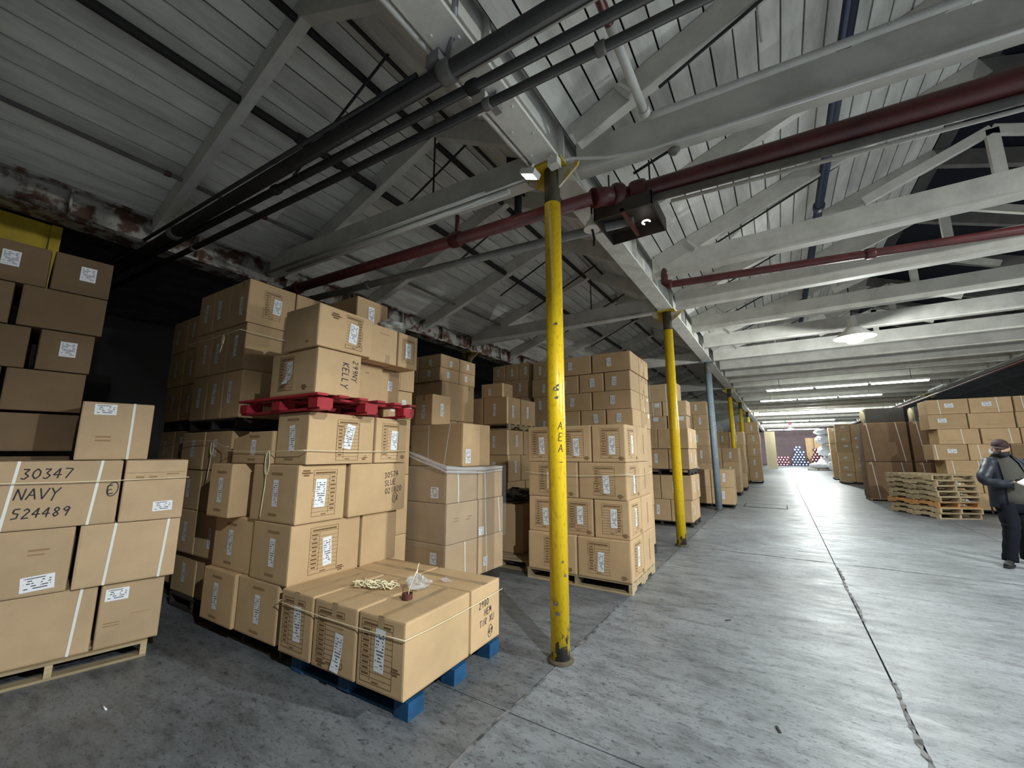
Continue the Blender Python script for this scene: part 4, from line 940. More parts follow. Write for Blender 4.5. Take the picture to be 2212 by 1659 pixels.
# ================================================================== PIPES, CABLES, FIXTURES OVERHEAD
def pipe(pts, r, m, label, couplings=(), cm=None, group=None, name='pipe', n=14):
    pts = [V(p) for p in pts]; base = pts[0].copy(); base.z = min(p.z for p in pts)
    o = empty(name, base); tag(o, label, 'pipe', group)
    MB().tube([p - base for p in pts], r, n).obj('run', m, o, smooth=True)
    for (i, f, s) in couplings:
        a, c = pts[i], pts[i + 1]; p = a + (c - a) * f; d = (c - a).normalized()
        MB().tube([p - d * s - base, p - d * s * .6 - base, p + d * s * .6 - base, p + d * s - base], [r * 1.22, r * 1.34, r * 1.34, r * 1.22], n).obj('coupling', cm or m, o, smooth=True)
    return o
def ext(p, q, z, xa, xb):
    """run along the line p-q (x, y at height z) from x = xa to x = xb"""
    s = (q[1] - p[1]) / (q[0] - p[0]); return (xa, p[1] + s * (xa - p[0]), z), (xb, p[1] + s * (xb - p[0]), z)
pipe(ext((-5.74, 1.47), (-.74, 1.71), 3.97, -8.5, 1.6), .055, 'pipe_dark', 'thick dark pipe crossing overhead at the top of the view', [(0, .685, .05), (0, .30, .05)], 'pipe_grey', 'overhead pipes')
pipe(ext((-5.68, 1.40), (-2.54, 1.57), 4.02, -8.0, -1.8), .018, 'pipe_dark', 'thin dark conduit above the thick dark pipe', (), None, 'overhead pipes')
pipe(ext((-5.75, 1.55), (-.42, 1.90), 3.95, -8.2, 1.8), .034, 'pipe_dark', 'middle dark pipe of the three crossing overhead', [(0, .45, .04), (0, .67, .04)], None, 'overhead pipes')
pipe(ext((-5.75, 1.55), (-.42, 1.80), 3.985, -1.9, 1.6), .014, 'pipe_white', 'thin white conduit between the dark overhead pipes', (), None, 'overhead pipes')
pipe(ext((-5.68, 1.68), (-.22, 2.03), 3.90, -8.0, 1.9), .031, 'pipe_dark', 'lowest dark pipe of the three crossing overhead', [(0, .66, .03), (0, .74, .03), (0, .25, .03)], 'pipe_grey', 'overhead pipes')
# red sprinkler main with its offset
rl0, rl1 = ext((-5.42, 2.92), (-1.68, 3.20), 3.83, -8.0, -1.22)
o = pipe([rl0, rl1], .062, 'pipe_red', 'dark red sprinkler main running left behind the nearest column', [(0, .775, .07), (0, .37, .05)], None, 'overhead pipes')
MB().tube([V((-2.75, 3.13, 3.84)) - o.location, V((-2.75, 3.13, 4.2)) - o.location], .024, 10).obj('riser', 'pipe_red', o, smooth=True)
pipe([(-1.22, rl1[1], 3.83), (-1.15, 3.33, 3.87), (-1.08, 3.42, 3.90), (-.98, 3.50, 3.91), (1.52, 3.68, 3.91), (5.5, 3.96, 3.91)], .088, 'pipe_red', 'big dark red main running to the right overhead', [(3, .04, .07), (2, .2, .05), (4, .5, .06)], None, 'overhead pipes')
pipe(ext((-5.45, 3.22), (-1.5, 3.67), 3.79, -8, -1.0), .046, 'pipe_grey', 'grey-brown pipe just beyond the red main on the left', [(0, .5, .04)], None, 'overhead pipes')
pipe([(-1.2, 6.03, 4.25), (-1.2, 5.97, 4.12), (-1.19, 5.93, 3.99), (-1.15, 5.92, 3.95), (-1.08, 5.93, 3.945), (2.5, 6.5, 3.945), (5.3, 6.95, 3.945)], .05, 'pipe_red', 'dark red pipe with an elbow below the second right beam', [(5 - 1, .62, .05), (3, .4, .03)], None, 'overhead pipes')
pipe(ext((-.48, 3.47), (1.5, 3.67), 3.70, -.6, 5.2), .015, 'pipe_white', 'thin pale conduit slung below the big red main', (), None, 'overhead pipes')
pipe([(-.67, 3.06, 4.25), (-.57, 3.06, 4.25), (1.17, 3.20, 4.25), (5.2, 3.58, 4.25)], .028, 'pipe_white', 'white pipe running right in front of the first right beam', (), None, 'overhead pipes')
pipe([(-.67, -3, 4.25), (-.67, 2.17, 4.25)], .032, 'pipe_red', 'short red painted part of the pipe under ceiling planks', (), None, 'overhead pipes')
pipe([(-.67, 2.17, 4.25), (-.67, 3.02, 4.25)], .033, 'pipe_white', 'white painted end of the pipe under the ceiling planks', [(0, .96, .03)], None, 'overhead pipes')
pipe(ext((-.48, 3.50), (1.5, 3.70), 3.79, -.9, 5.4), .034, 'pipe_grey', 'pale grey pipe close under the big red main', (), None, 'overhead pipes')
# pipes running along the bays under the planks
pipe([(.78, -3, 5.02), (.78, 44, 5.02)], .055, 'pipe_navy', 'dark blue pipe running along under the right ceiling slope', [(0, .21, .06), (0, .16, .06)], None, 'pipes along the roof')
pipe([(-4.02, -3, 4.86), (-4.02, 2.2, 4.86), (-4.02, 10, 4.86), (-4.02, 30, 4.86)], .042, 'pipe_dark', 'dark pipe running along under the left ceiling slope', [(0, .97, .07), (1, .03, .06)], None, 'pipes along the roof')
pipe([(-5.25, -3, 4.50), (-5.25, 30, 4.50)], .022, 'pipe_grey', 'thin pale and rusty pipe low on the left ceiling slope', [(0, .13, .03), (0, .16, .03)], 'pipe_red', 'pipes along the roof')
pipe([(-3.1, -3, 5.16), (-3.1, 30, 5.16)], .035, 'pipe_dark', 'dark pipe hung just below the left ridge', (), None, 'pipes along the roof')
pipe([(-2.72, -3, 5.14), (-2.72, 8, 5.14)], .02, 'pipe_dark', 'thin dark line pipe right of the left ridge', (), None, 'pipes along the roof')
pipe([(XC - .16, -3, 4.13), (XC - .16, 2.95, 4.13)], .020, 'pipe_white', 'white conduit fixed along the edge of the centre girder', (), None, 'conduits on the girder')
pipe([(5.42, 6.5, 3.86), (5.42, 30, 3.86)], .045, 'pipe_red', 'dull red pipe running along the right girder above the box wall', [(0, .3, .05)], None, 'pipes along the roof')
# fluorescent fitting under left tie beam
b = MB().tube([V((-5.9, 2.70, 4.08)), V((-1.75, 2.97, 4.08))], .012, 6).tube([V((-5.9, 2.66, 4.07)), V((-2.2, 2.90, 4.07))], .010, 6)
at_base(b, 'conduit_pair', 'pipe_white', 'pair of thin conduits under the first left tie beam', 'conduit')
at_base(MB().tube([V((-5.6, 2.80, 4.075)), V((-2.0, 3.03, 4.075))], .028, 8), 'fluorescent_tube', 'housing_white', 'unlit white tube under the first left tie beam', 'light')
# cable from column top to the right
b = MB().tube([V((-1.47, 2.95, 4.07)), V((-1.40, 2.97, 4.12)), V((-1.3, 3.02, 4.125)), V((-1.05, 3.13, 4.10)), V((-.72, 3.21, 4.08)), V((-.3, 3.26, 4.085)), V((5.3, 3.86, 4.085))], .014, 8)
at_base(b, 'cable', 'pipe_white', 'white cable sagging from the nearest column along the beam', 'cable')
# junction boxes and fittings
def junction(x, y, z, s, m, label, cat='junction box', cover=True):
    o = empty('junction_box', (x, y, z)); tag(o, label, cat, 'boxes on the girder')
    MB().box(-s[0] / 2, s[0] / 2, -s[1] / 2, s[1] / 2, 0, s[2]).obj('box', m, o)
    MB().box(-s[0] / 2 - .004, s[0] / 2 + .004, -s[1] / 2 - .004, s[1] / 2 + .004, -.006, -.0005).obj('cover', m, o)
    for (a, c) in ((-1, -1), (1, 1)): MB().lathe([(.006, -.010), (.006, -.0065)], 6, (a * s[0] * .38, c * s[1] * .38, 0)).obj('screw', 'steel_grey', o)
    return o
junction(-1.66, 1.66, 4.03, (.11, .11, .085), 'steel_grey', 'grey metal junction box by the thick dark pipe')
junction(-1.60, 2.06, 4.03, (.12, .09, .08), 'housing_white', 'white junction box on the centre girder')
junction(-1.50, 2.10, 3.99, (.05, .07, .12), 'steel_grey', 'small steel clamp fitting beside the white junction box', 'fitting')
junction(-1.42, 2.86, 4.0, (.09, .08, .07), 'housing_white', 'small white box at the head of the nearest column')
at_base(MB().tube([V((-1.62, 1.70, 4.10)), V((-1.5, 1.62, 4.13)), V((-1.42, 1.55, 4.3)), V((-1.38, 1.3, 4.45)), V((-1.36, .9, 4.5))], .022, 8), 'flex_conduit', 'steel_grey', 'grey bent conduit rising from the junction box', 'conduit')
at_base(MB().tube([V((-1.70, 1.68, 4.075)), V((-2.25, 1.62, 4.05))], .016, 8), 'conduit_stub', 'pipe_white', 'short pale conduit leaving the grey junction box', 'conduit')
# floodlight at the head of the first column
o = empty('floodlight', (-1.66, 2.84, 3.98)); tag(o, 'white square floodlight at the head of the nearest column', 'light')
M = Matrix.Rotation(R(22), 4, 'Y')
MB().box(-.075, .075, -.055, .055, 0, .05, M).obj('housing', 'housing_white', o)
MB().box(-.06, .06, -.042, .042, -.004, -.0005, M).obj('lens', 'bulb_small', o)
MB().bar((0, 0, .04), (.03, .03, .13), .02, .02).obj('mount', 'housing_white', o)
# open-bottomed heater box hung under the main
o = empty('heater_box', (-1.01, 3.66, 3.70)); tag(o, 'dark open-bottomed heater box hanging below the red main', 'heater')
W_, D_, H_ = .27, .27, .12
for (x0, x1, y0, y1) in ((-W_, W_, -D_, -D_ + .012), (-W_, W_, D_ - .012, D_), (-W_, -W_ + .012, -D_, D_), (W_ - .012, W_, -D_, D_)): MB().box(x0, x1, y0, y1, 0, H_).obj('side_panel', 'heater_brown', o)
MB().box(-W_, W_, -D_, D_, H_, H_ + .01).obj('top_panel', 'heater_brown', o)
MB().box(-.018, .018, -D_, D_, .01, .04).obj('cross_bar', 'pipe_red', o)
b = MB(); n = 18; rg = [V((.12 + .035 * math.cos(2 * math.pi * k / n * .7 + 2.2), .10 + .035 * math.sin(2 * math.pi * k / n * .7 + 2.2), .05)) for k in range(n)]
b.tube(rg, .008, 6).obj('ring_lamp', 'bulb_small', o, smooth=True)
for sx in (-1, 1): MB().tube([V((sx * .2, 0, H_)), V((sx * .2, 0, .62))], .008, 6).obj('hanger', 'black_metal', o)
# small black speaker-like lamp left of it
o = empty('hanging_lamp', (-1.36, 3.55, 3.72)); tag(o, 'small hooded lamp hanging beside the heater box', 'light')
MB().lathe([(.012, .16), (.02, .12), (.06, .06), (.085, 0)], 16).obj('hood', 'housing_white', o, smooth=True)
MB().tube([V((0, 0, .16)), V((0, 0, .40))], .01, 6).obj('stem', 'black_metal', o)
MB().tube([V((.0, 0, 0)), V((.01, .02, -.08)), V((.0, .03, -.16))], .012, 6).obj('arm', 'black_metal', o)
# dark flue hung in the left bay
o = empty('flue', (-2.35, 3.75, 4.35)); tag(o, 'black flue and motor hanging beside the centre girder', 'flue')
MB().tube([V((0, 0, 0)), V((0, 0, .75))], .045, 10).obj('stack_pipe', 'black_metal', o, smooth=True)
MB().box(-.10, .12, -.10, .10, .50, .80).obj('motor_box', 'black_metal', o)
MB().tube(arc((.11, 0, .45), .07, -1.6, 1.6, (1, 0, 0), (0, 0, 1), 8), .02, 6).obj('elbow', 'black_metal', o, smooth=True)
# hose reel like valve on the red main
o = empty('alarm_bell', (-.52, 3.30, 4.02)); tag(o, 'small dark round bell above the big red main', 'bell')
MB().lathe([(.02, .0), (.045, .01), (.05, .035), (.02, .06)], 16).obj('gong', 'pipe_grey', o, smooth=True)
MB().tube([V((0, 0, .05)), V((-.12, 0, .02)), V((-.35, .02, -.03))], .012, 6).obj('lead', 'black_metal', o, smooth=True)
# yellow panel above the left edge boxes
o = empty('yellow_partition', (-6.42, -.2, 3.0)); tag(o, 'yellow painted partition under the rusty girder, far left', 'partition')
MB().box(-.03, 0, -1.8, .98, 0, .98).obj('panel', 'yellow_flat', o); MB().box(0.002, .03, .90, .98, 0, .98).obj('edge_strip', 'yellow_flat', o); MB().box(0.002, .02, -1.8, .89, .02, .08).obj('rail', 'yellow_grime', o)
MB().box(-.028, -.002, -1.75, .93, -3.0, -.002).obj('lower_panel', 'wall_dim', o)

# ================================================================== LAMPS
def hid(x, y, z, watts, label, depth=.035, soft=.04, globe=False):
    o = empty('high_bay_lamp', (x, y, z)); tag(o, label, 'light', 'high bay lamps')
    MB().lathe([(.05, .42), (.07, .36), (.08, .24), (.10, .20), (.32 if globe else .22, .0), (.315 if globe else .215, .0), (.095, .19)], 24).obj('reflector', 'housing_white', o, smooth=True)
    MB().lathe([(.02, .18), (.045, .165), (.05, .13), (.04, .09), (.012, .085)], 16).obj('bulb', 'bulb_glow', o, smooth=True)
    if globe: MB().lathe([(.06, .03), (.12, .0), (.14, -.04), (.11, -.09), (.04, -.105)], 20).obj('globe', 'bulb_glow', o, smooth=True)
    top = 4.42 + .384 * (x + 1.38) if x < 2.2 else (5.77 - .376 * (x - 2.2) if x < 5.8 else 4.42 + .347 * (x - 5.8))
    MB().tube([V((0, 0, .42)), V((0, 0, top - z))], .01, 6).obj('hanger', 'black_metal', o)
    l = bpy.data.lights.new('lamp_light', 'POINT'); l.energy = watts; l.color = (.95, 1.0, .97); l.shadow_soft_size = soft
    lo = bpy.data.objects.new('lamp_light', l); C.objects.link(lo); lo.parent = o; lo.location = (0, 0, -.15 if globe else depth)
    return o
hid(2.75, -.25, 4.0, NEAR_W, 'high bay lamp above the near aisle, behind the viewpoint', .064, .02)
hid(6.6, 4.0, 3.95, SIDE_FILL_W, 'added fill lamp right of the near aisle, out of view', .03, .09)  # made-up lamp, brightens the aisle floor and the carton sides
hid(1.37, 9.75, 3.68, MID_W, 'glaring high bay lamp over the aisle beyond the beams', globe=True)
hid(1.95, 31.4, 4.12, FAR_W, 'distant high bay lamp glowing beyond the tube lights', globe=True)
hid(1.9, 46.0, 4.12, FAR_W, 'farthest high bay lamp above the fabric rolls', globe=True)
hid(1.2, 55.0, 4.12, FAR_W, 'added fill lamp hard against the far wall', globe=True)  # extra lamp put in to brighten the far wall
hid(9.0, 10.0, 4.0, 60, 'high bay lamp in the bay right of the carton wall')
def strip(x0, x1, y, z, label, n=3, lit=True, along='x'):
    o = empty('tube_light', ((x0 + x1) / 2, y, z)); tag(o, label, 'light', 'fluorescent strip lights')
    L = (x1 - x0) / n
    for e in (-.4, .4):
        a = e * (x1 - x0); p = V((a, 0, .09)) if along == 'x' else V((0, a, .09))
        MB().tube([p, p + V((0, 0, 4.14 - z - .09 if along == 'x' else 4.66 - 3.99))], .008, 6).obj('hanger', 'black_metal', o)
    for k in range(n):
        a = x0 + k * L - (x0 + x1) / 2
        if along == 'x':
            MB().box(a + .02, a + L - .02, -.05, .05, .03, .09).obj('housing', 'housing_white', o)
            for s in (-.03, .03): MB().tube([V((a + .05, s, .0)), V((a + L - .05, s, .0))], .019, 8).obj('tube', 'tube_glow' if lit else 'housing_white', o, smooth=True)
        else:
            MB().box(-.05, .05, a + .02, a + L - .02, .03, .09).obj('housing', 'housing_white', o)
            for s in (-.03, .03): MB().tube([V((s, a + .05, .0)), V((s, a + L - .05, .0))], .019, 8).obj('tube', 'tube_glow' if lit else 'housing_white', o, smooth=True)
    return o
strip(-.25, 4.05, 17.2, 3.72, 'nearest bright fluorescent strip across the aisle')
strip(-.60, 3.75, 22.15, 3.88, 'second bright fluorescent strip across the aisle')
strip(-.9, 2.8, 29.15, 3.88, 'third fluorescent strip across the far aisle')
strip(-1.0, 3.6, 37.9, 3.88, 'fourth fluorescent strip across the far aisle')
strip(-1.0, 3.6, 52.0, 3.88, 'last fluorescent strip near the far wall')
s_ = strip(-.9, .9, 0, 0, 'unlit fluorescent strip hanging along the right girder', 2, False, 'y'); s_.location = (5.2, 21.6, 3.9)

# ================================================================== FAR END
def rolls(cx, y, base_n, rows, d, m, label, group):
    me = MB().tube([V((0, 0, 0)), V((0, 1.5, 0))], d * .49, 10).mesh('fabric_roll'); me.materials.append(MATS[m])
    mc = MB().tube([V((0, -.03, 0)), V((0, -.001, 0))], d * .26, 8).mesh('core'); mc.materials.append(MATS['roll_core'])
    for r_ in range(rows):
        n = base_n - (r_ // 2 if rows > 4 else 0)
        for k in range(n):
            st_ = (r_ % 2) * .5 + r_ // 4
            o = link('fabric_roll', me, None, None, (cx + (k + st_ - base_n / 2) * d, y, d / 2 + r_ * d * .9 + .002)); tag(o, '%s, %s from left in %s row' % (label, ('first', 'second', 'third', 'fourth', 'fifth')[k], ORD[r_]), 'fabric roll', group)
            link('core', mc, None, o)
rolls(.1, 57, 5, 4, .30, 'roll_red', 'dark red fabric roll of left far pile', 'fabric rolls in the left far pile')
rolls(1.9, 57.2, 5, 8, .31, 'roll_navy', 'navy fabric roll of middle far pile', 'fabric rolls in the middle far pile')
rolls(3.75, 57.4, 5, 7, .31, 'roll_red', 'maroon fabric roll of right far pile', 'fabric rolls in the right far pile')
for k, (x, z) in enumerate(((2.6, 1.9), (3.4, 1.9), (4.2, 1.9))):
    carton(x, x + .75, 59.5, 60.2, z - 1.9 + .002, 3.2, 'tall buff carton %s behind the fabric rolls' % ('at left', 'in the middle', 'at right')[k], 'cartons behind the fabric rolls', feats=[('V', '-Y', 0, 0)])
# white wrapped bales by the right
for k, (x, y, z, sx, sy, sz) in enumerate(((3.2, 44.6, .12, .75, .4, .28), (3.75, 45.6, .02, .6, .6, .55), (3.8, 45.6, 1.16, .58, .55, .5), (3.75, 45.6, 2.2, .62, .5, .42), (3.7, 45.6, 3.06, .60, .5, .27), (4.0, 43.2, .02, .35, .4, .4), (4.05, 43.2, .84, .3, .35, .35))):
    blob('wrapped_bale', x - .45, y, z, sx, sy, sz, 'fabric_white', ['white wrapped bale lying lowest in front of far pile', 'lowest white bale of the far tall pile', 'second white bale of the far tall pile', 'third white bale of the far tall pile', 'top white bale of the far tall pile', 'small white bale on the floor by cartons', 'small white bale on top of another by cartons'][k], 'bale', 90 + k, .08, 8)
pallet(2.65, 44.6, 0, 1.5, 1.0, 'pallet_wood', 'thin pallet under the lowest white bale far away', h=.11)
o = empty('beige_board', (-.72, 46.5, 0)); tag(o, 'tall beige board standing at the left end of aisle', 'board')
MB().box(-.42, .42, 0, .05, 0, 3.5).obj('sheet', 'board_beige', o); MB().box(-.42, -.38, -.03, -.001, 0, 3.5).obj('edge', 'board_beige', o)
o = empty('exit_sign', (.9, 41.4, 3.80)); tag(o, 'small red exit sign hanging in the far aisle', 'sign')
MB().box(-.13, .13, -.02, .02, 0, .11).obj('case', 'exit_red', o)
MB().tube([V((0, 0, .11)), V((0, 0, .325))], .01, 6).obj('hanger', 'black_metal', o)

# ================================================================== PERSON
def skin_ensure(me):
    bm = bmesh.new(); bm.from_mesh(me); bm.verts.layers.skin.verify(); bm.to_mesh(me); bm.free()
def chain(name, pts, radii, m, parent, extra=(), sub=2):
    """pts: list of points; extra: list of (from_index, [points], [radii]) side branches"""
    v = [V(p) for p in pts]; e = [(i, i + 1) for i in range(len(v) - 1)]; r = list(radii)
    for (fi, ps, rs) in extra:
        prev = fi
        for p, q in zip(ps, rs): v.append(V(p)); r.append(q); e.append((prev, len(v) - 1)); prev = len(v) - 1
    me = bpy.data.meshes.new(name); me.from_pydata([tuple(q) for q in v], e, []); me.update(); skin_ensure(me)
    o = bpy.data.objects.new(name, me); C.objects.link(o)
    md = o.modifiers.new('skin', 'SKIN')
    for i, q in enumerate(r):
        sv = me.skin_vertices[0].data[i]; sv.radius = q if isinstance(q, tuple) else (q, q); sv.use_root = (i == 0)
    s = o.modifiers.new('sub', 'SUBSURF'); s.levels = sub; s.render_levels = sub
    bpy.context.view_layer.update()
    dg = bpy.context.evaluated_depsgraph_get(); m2 = bpy.data.meshes.new_from_object(o.evaluated_get(dg))
    o.modifiers.clear(); o.data = m2; m2.materials.clear(); m2.materials.append(MATS[m])
    for p in m2.polygons: p.use_smooth = True
    o.parent = parent
    return o
P = empty('person', (2.52, 8.70, 0), R(33))
tag(P, 'person in dark cap, mask and navy jacket holding white papers', 'person')
# local axes: x to the viewer's right, y away from the viewer
hd = V((.14, -.02, 1.60))
# the body: one continuous figure (mostly under clothing)
chain('body', [(.19, 0, .93), (.19, 0, 1.12), (.18, .0, 1.30), (.17, .01, 1.43), (.16, .0, 1.52), (.145, -.01, 1.59), (.14, -.02, 1.65)], [.09, .085, .085, .062, .048, .06, .062], 'skin', P,
      [(3, [(.02, .02, 1.41), (-.17, -.03, 1.17), (-.03, -.235, 1.135), (.0, -.262, 1.137)], [.045, .036, .028, .024]), (3, [(.35, .01, 1.41), (.47, -.08, 1.18), (.29, -.275, 1.18), (.258, -.298, 1.187)], [.045, .036, .028, .024]),
       (0, [(.10, .0, .84), (.06, -.03, .48), (.025, .015, .12), (.02, .02, .08)], [.07, .05, .036, .034]), (0, [(.28, .0, .84), (.345, .05, .48), (.40, .12, .12), (.405, .125, .08)], [.07, .05, .036, .034])])
PF = math.atan2(-.95, -.28)
def loft(name, rings, m, a0=0.0, a1=2 * math.pi, n=28, thick=0.0, caps=True):
    """elliptic cross-sections (x, y, z, half width, half depth) turned with the torso; a0..a1 measured from the front"""
    b = MB(); closed = abs(a1 - a0 - 2 * math.pi) < 1e-6; cols = n if closed else n + 1
    def ringpts(r, sh):
        x, y, z, hw, hd_ = r; out = []
        for k in range(cols):
            a = a0 + (a1 - a0) * k / n; fx, fy = math.cos(a) * (hd_ - sh), math.sin(a) * (hw - sh)
            wv = 1 + .02 * math.sin(5 * a + z * 23)
            out.append(V((x + (fx * math.cos(PF) - fy * math.sin(PF)) * wv, y + (fx * math.sin(PF) + fy * math.cos(PF)) * wv, z)))
        return out
    layers = [0.0] + ([thick] if thick else [])
    base = []
    for sh in layers:
        base.append(len(b.v))
        for r in rings: b.v += ringpts(r, sh)
    m_ = len(rings)
    for li, b0 in enumerate(base):
        for j in range(m_ - 1):
            for k in range(n if closed else n):
                q = b0 + j * cols + k; q2 = b0 + j * cols + (k + 1) % cols
                f = [q, q2, q2 + cols, q + cols]; b.f.append(f if li == 0 else f[::-1])
    if thick:
        for j in range(m_ - 1):
            for k in ((0, cols - 1) if not closed else ()): b.f.append([base[0] + j * cols + k, base[0] + (j + 1) * cols + k, base[1] + (j + 1) * cols + k, base[1] + j * cols + k])
        for j in (0, m_ - 1):
            for k in range(n): q = j * cols + k; q2 = j * cols + (k + 1) % cols; b.f.append([base[0] + q, base[1] + q, base[1] + q2, base[0] + q2])
    elif caps: b.f.append([k for k in reversed(range(cols))]); b.f.append([(m_ - 1) * cols + k for k in range(cols)])
    return b.obj(name, m, P, smooth=True)
def limb(b, pts, rs, n=16, seg=5):
    P_, R_ = [], []
    pts = [V(p) for p in pts]
    for i in range(len(pts) - 1):
        for k in range(seg):
            t = k / seg; p0 = pts[max(i - 1, 0)]; p1, p2 = pts[i], pts[i + 1]; p3 = pts[min(i + 2, len(pts) - 1)]
            P_.append(.5 * (2 * p1 + (p2 - p0) * t + (2 * p0 - 5 * p1 + 4 * p2 - p3) * t * t + (3 * p1 - p0 - 3 * p2 + p3) * t ** 3)); R_.append(rs[i] * (1 - t) + rs[i + 1] * t + .004 * math.sin(9 * (i + t)))
    P_.append(pts[-1]); R_.append(rs[-1]); b.tube(P_, R_, n); return b
loft('shirt', [(.185, 0, .84, .165, .125), (.185, -.01, .95, .175, .145), (.185, -.01, 1.10, .175, .145), (.18, 0, 1.28, .18, .13), (.175, .01, 1.40, .15, .10), (.165, .005, 1.48, .075, .07), (.16, 0, 1.52, .058, .06)], 'shirt_olive')
jk = loft('jacket', [(.19, .02, .78, .215, .165), (.19, .015, .95, .215, .170), (.19, .01, 1.10, .215, .165), (.185, .01, 1.28, .225, .15), (.18, .015, 1.40, .205, .12), (.175, .015, 1.46, .15, .10), (.165, .01, 1.53, .085, .085)], 'jacket_navy', R(34), R(326), 30, .012)
limb(MB(), [(.01, .03, 1.425), (-.085, .0, 1.31), (-.19, -.03, 1.17), (-.115, -.15, 1.125), (-.03, -.235, 1.135)], [.075, .078, .068, .058, .046]).obj('sleeve', 'jacket_navy', jk, smooth=True)
limb(MB(), [(.36, .0, 1.425), (.43, -.03, 1.31), (.485, -.08, 1.17), (.39, -.20, 1.15), (.29, -.275, 1.18)], [.075, .078, .068, .058, .046]).obj('sleeve', 'jacket_navy', jk, smooth=True)
tr = loft('trousers', [(.19, .01, .72, .17, .11), (.19, .01, .80, .19, .13), (.19, .01, .90, .185, .135), (.19, .01, 1.0, .165, .125)], 'pants_navy')
limb(MB(), [(.095, .01, .84), (.075, -.02, .60), (.06, -.03, .48), (.035, .0, .25), (.02, .02, .07)], [.105, .095, .084, .076, .078]).obj('trouser_leg', 'pants_navy', tr, smooth=True)
limb(MB(), [(.285, .01, .84), (.32, .03, .60), (.345, .05, .48), (.385, .1, .25), (.405, .125, .07)], [.105, .095, .084, .076, .078]).obj('trouser_leg', 'pants_navy', tr, smooth=True)
def shoe(x, y, dx, dy):
    o = chain('shoe', [(x, y, .055), (x + dx * .35, y + dy * .35, .05), (x + dx * .75, y + dy * .75, .04), (x + dx, y + dy, .035)], [(.048, .052), (.048, .048), (.046, .038), (.036, .03)], 'shoe_black', P)
    b = MB(); n = 12; L = math.hypot(dx, dy); ux, uy = dx / L, dy / L
    pr = [(-.055, .035), (.05, .045), (.15, .05), (L + .03, .03), (L + .03, -.03), (.15, -.05), (.05, -.045), (-.055, -.035)]
    for z in (.001, .022): b.v += [V((x + ux * a - uy * c, y + uy * a + ux * c, z)) for (a, c) in pr]
    k = len(pr); b.f = [list(range(k))[::-1], list(range(k, 2 * k))] + [[i, (i + 1) % k, k + (i + 1) % k, k + i] for i in range(k)]
    b.obj('sole', 'mask_black', o)
    o.data.update()
shoe(.02, .02, -.17, -.10); shoe(.41, .12, -.10, -.18)
# head: face turned to the viewer's left and down
F_ = V((-.72, -.66, -.22)).normalized(); S_ = V((-.66, .72, 0)).normalized(); U_ = S_.cross(F_); U_ = U_ if U_.z > 0 else -U_
def hp(f, s, u): return hd + F_ * f + S_ * s + U_ * u
def ellip(name, c, rx, ry, rz, m, parent, zmin=-1.1, n=14):
    b = MB()
    for j in range(n + 1):
        th = math.pi * j / n; cz = max(zmin, math.cos(th))
        for i in range(2 * n):
            a = math.pi * i / n; b.v.append(hp(c[0] + rx * math.sin(th) * math.cos(a), c[1] + ry * math.sin(th) * math.sin(a), c[2] + rz * cz))
    for j in range(n):
        for i in range(2 * n): q, q2 = j * 2 * n + i, j * 2 * n + (i + 1) % (2 * n); b.f.append([q, q2, q2 + 2 * n, q + 2 * n][::-1])
    return b.obj(name, m, parent, smooth=True)
ellip('face', (.015, 0, .0), .092, .074, .115, 'skin', P)
ellip('hair', (-.02, 0, .02), .093, .082, .105, 'hair', P)
ellip('nose', (.104, 0, -.012), .018, .014, .024, 'skin', P, n=6)
for s in (-1, 1):
    ellip('eye', (.092, s * .030, .018), .010, .014, .009, 'mask_black', P, n=6); ellip('ear', (-.005, s * .080, -.005), .018, .010, .030, 'skin', P, n=6)
ellip('mask', (.035, 0, -.060), .088, .080, .060, 'mask_black', P)
cap = ellip('cap', (-.002, 0, .052), .102, .088, .085, 'cap_maroon', P, zmin=-.1)
b = MB()
for z in (0, .006):
    for k in range(9):
        a = -1.2 + 2.4 * k / 8; b.v.append(hp(.085 * math.cos(a), .083 * math.sin(a), .047 + z)); b.v.append(hp(.085 * math.cos(a) + .075 * math.cos(a * .6), .083 * math.sin(a), .030 + z))
for k in range(8):
    q = 2 * k; b.f += [[q, q + 1, q + 3, q + 2], [18 + q + 2, 18 + q + 3, 18 + q + 1, 18 + q], [q + 1, 19 + q, 21 + q, q + 3]]
b.obj('visor', 'cap_maroon', cap)
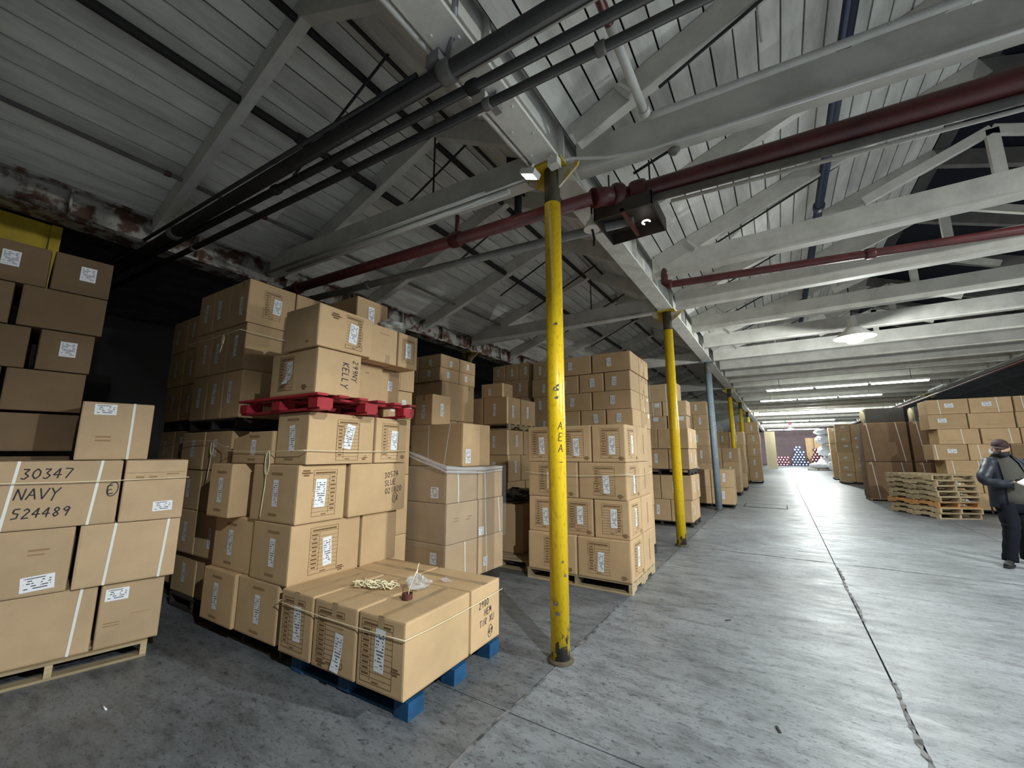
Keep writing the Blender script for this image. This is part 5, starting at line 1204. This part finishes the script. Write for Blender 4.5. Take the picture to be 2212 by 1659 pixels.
# hands with five fingers
def hand(c, d, up, m, side, curl):
    c, d, up = V(c), V(d).normalized(), V(up).normalized(); sd = d.cross(up).normalized() * side
    o = chain('hand', [c - d * .02, c + d * .02, c + d * .06], [(.024, .030), (.020, .036), (.017, .036)], m, P)
    for k, (off, L) in enumerate(((-.030, .068), (-.010, .078), (.010, .074), (.029, .058))):
        a = c + d * .062 + sd * off; p1 = a + d * L * .42 - up * curl * .15; p2 = p1 + d * L * .30 - up * curl * .5; p3 = p2 + d * L * .18 - up * curl * .8
        chain('finger', [a - d * .02, a, p1, p2, p3], [.0095, .0095, .0088, .008, .0065], m, o, sub=1)
    t0 = c + d * .008 - sd * .028; chain('thumb', [t0, t0 - sd * .028 + d * .018, t0 - sd * .036 + d * .048, t0 - sd * .034 + d * .068], [.013, .011, .0095, .0075], m, o, sub=1)
hand((.0, -.265, 1.135), (.9, -.35, .12), (.1, -.3, 1), 'skin', 1, .03)
hand((.255, -.30, 1.185), (-.75, -.25, .55), (.5, -.3, .7), 'skin', -1, .02)
# weld head, hands and fingers into the body: one continuous skin
bm = bmesh.new(); body = [c for c in P.children if c.name.startswith('body')][0]
skin_parts = [c for c in P.children if c.name.split('.')[0] in ('body', 'face', 'nose', 'ear', 'hand')]
for c in list(skin_parts): skin_parts += list(c.children)
for c in skin_parts: bm.from_mesh(c.data)
me = bpy.data.meshes.new('body'); bm.to_mesh(me); bm.free(); body.data = me; me.materials.append(MATS['skin'])
for c in skin_parts:
    if c is not body: bpy.data.objects.remove(c)
md = body.modifiers.new('remesh', 'REMESH'); md.mode = 'VOXEL'; md.voxel_size = .006; md.use_smooth_shade = True
bpy.context.view_layer.update()
m2 = bpy.data.meshes.new_from_object(body.evaluated_get(bpy.context.evaluated_depsgraph_get())); body.modifiers.clear(); body.data = m2
m2.materials.clear(); m2.materials.append(MATS['skin'])
for p in m2.polygons: p.use_smooth = True
o = empty('paper_pad', (2.52, 8.70, 1.19), R(33)); tag(o, "sheaf of white papers held in the person's hand", 'papers')
Mp = Matrix.Translation((.05, -.36, -.025)) @ Matrix.Rotation(R(-24), 4, 'Y') @ Matrix.Rotation(R(28), 4, 'X')
for k in range(4): MB().box(-.12 + .004 * k, .07 + .003 * k, -.06, .06, k * .004, k * .004 + .003, Mp).obj('sheet', 'paper_white', o)
print('cartons', NCART[0], 'objects', len(C.objects))
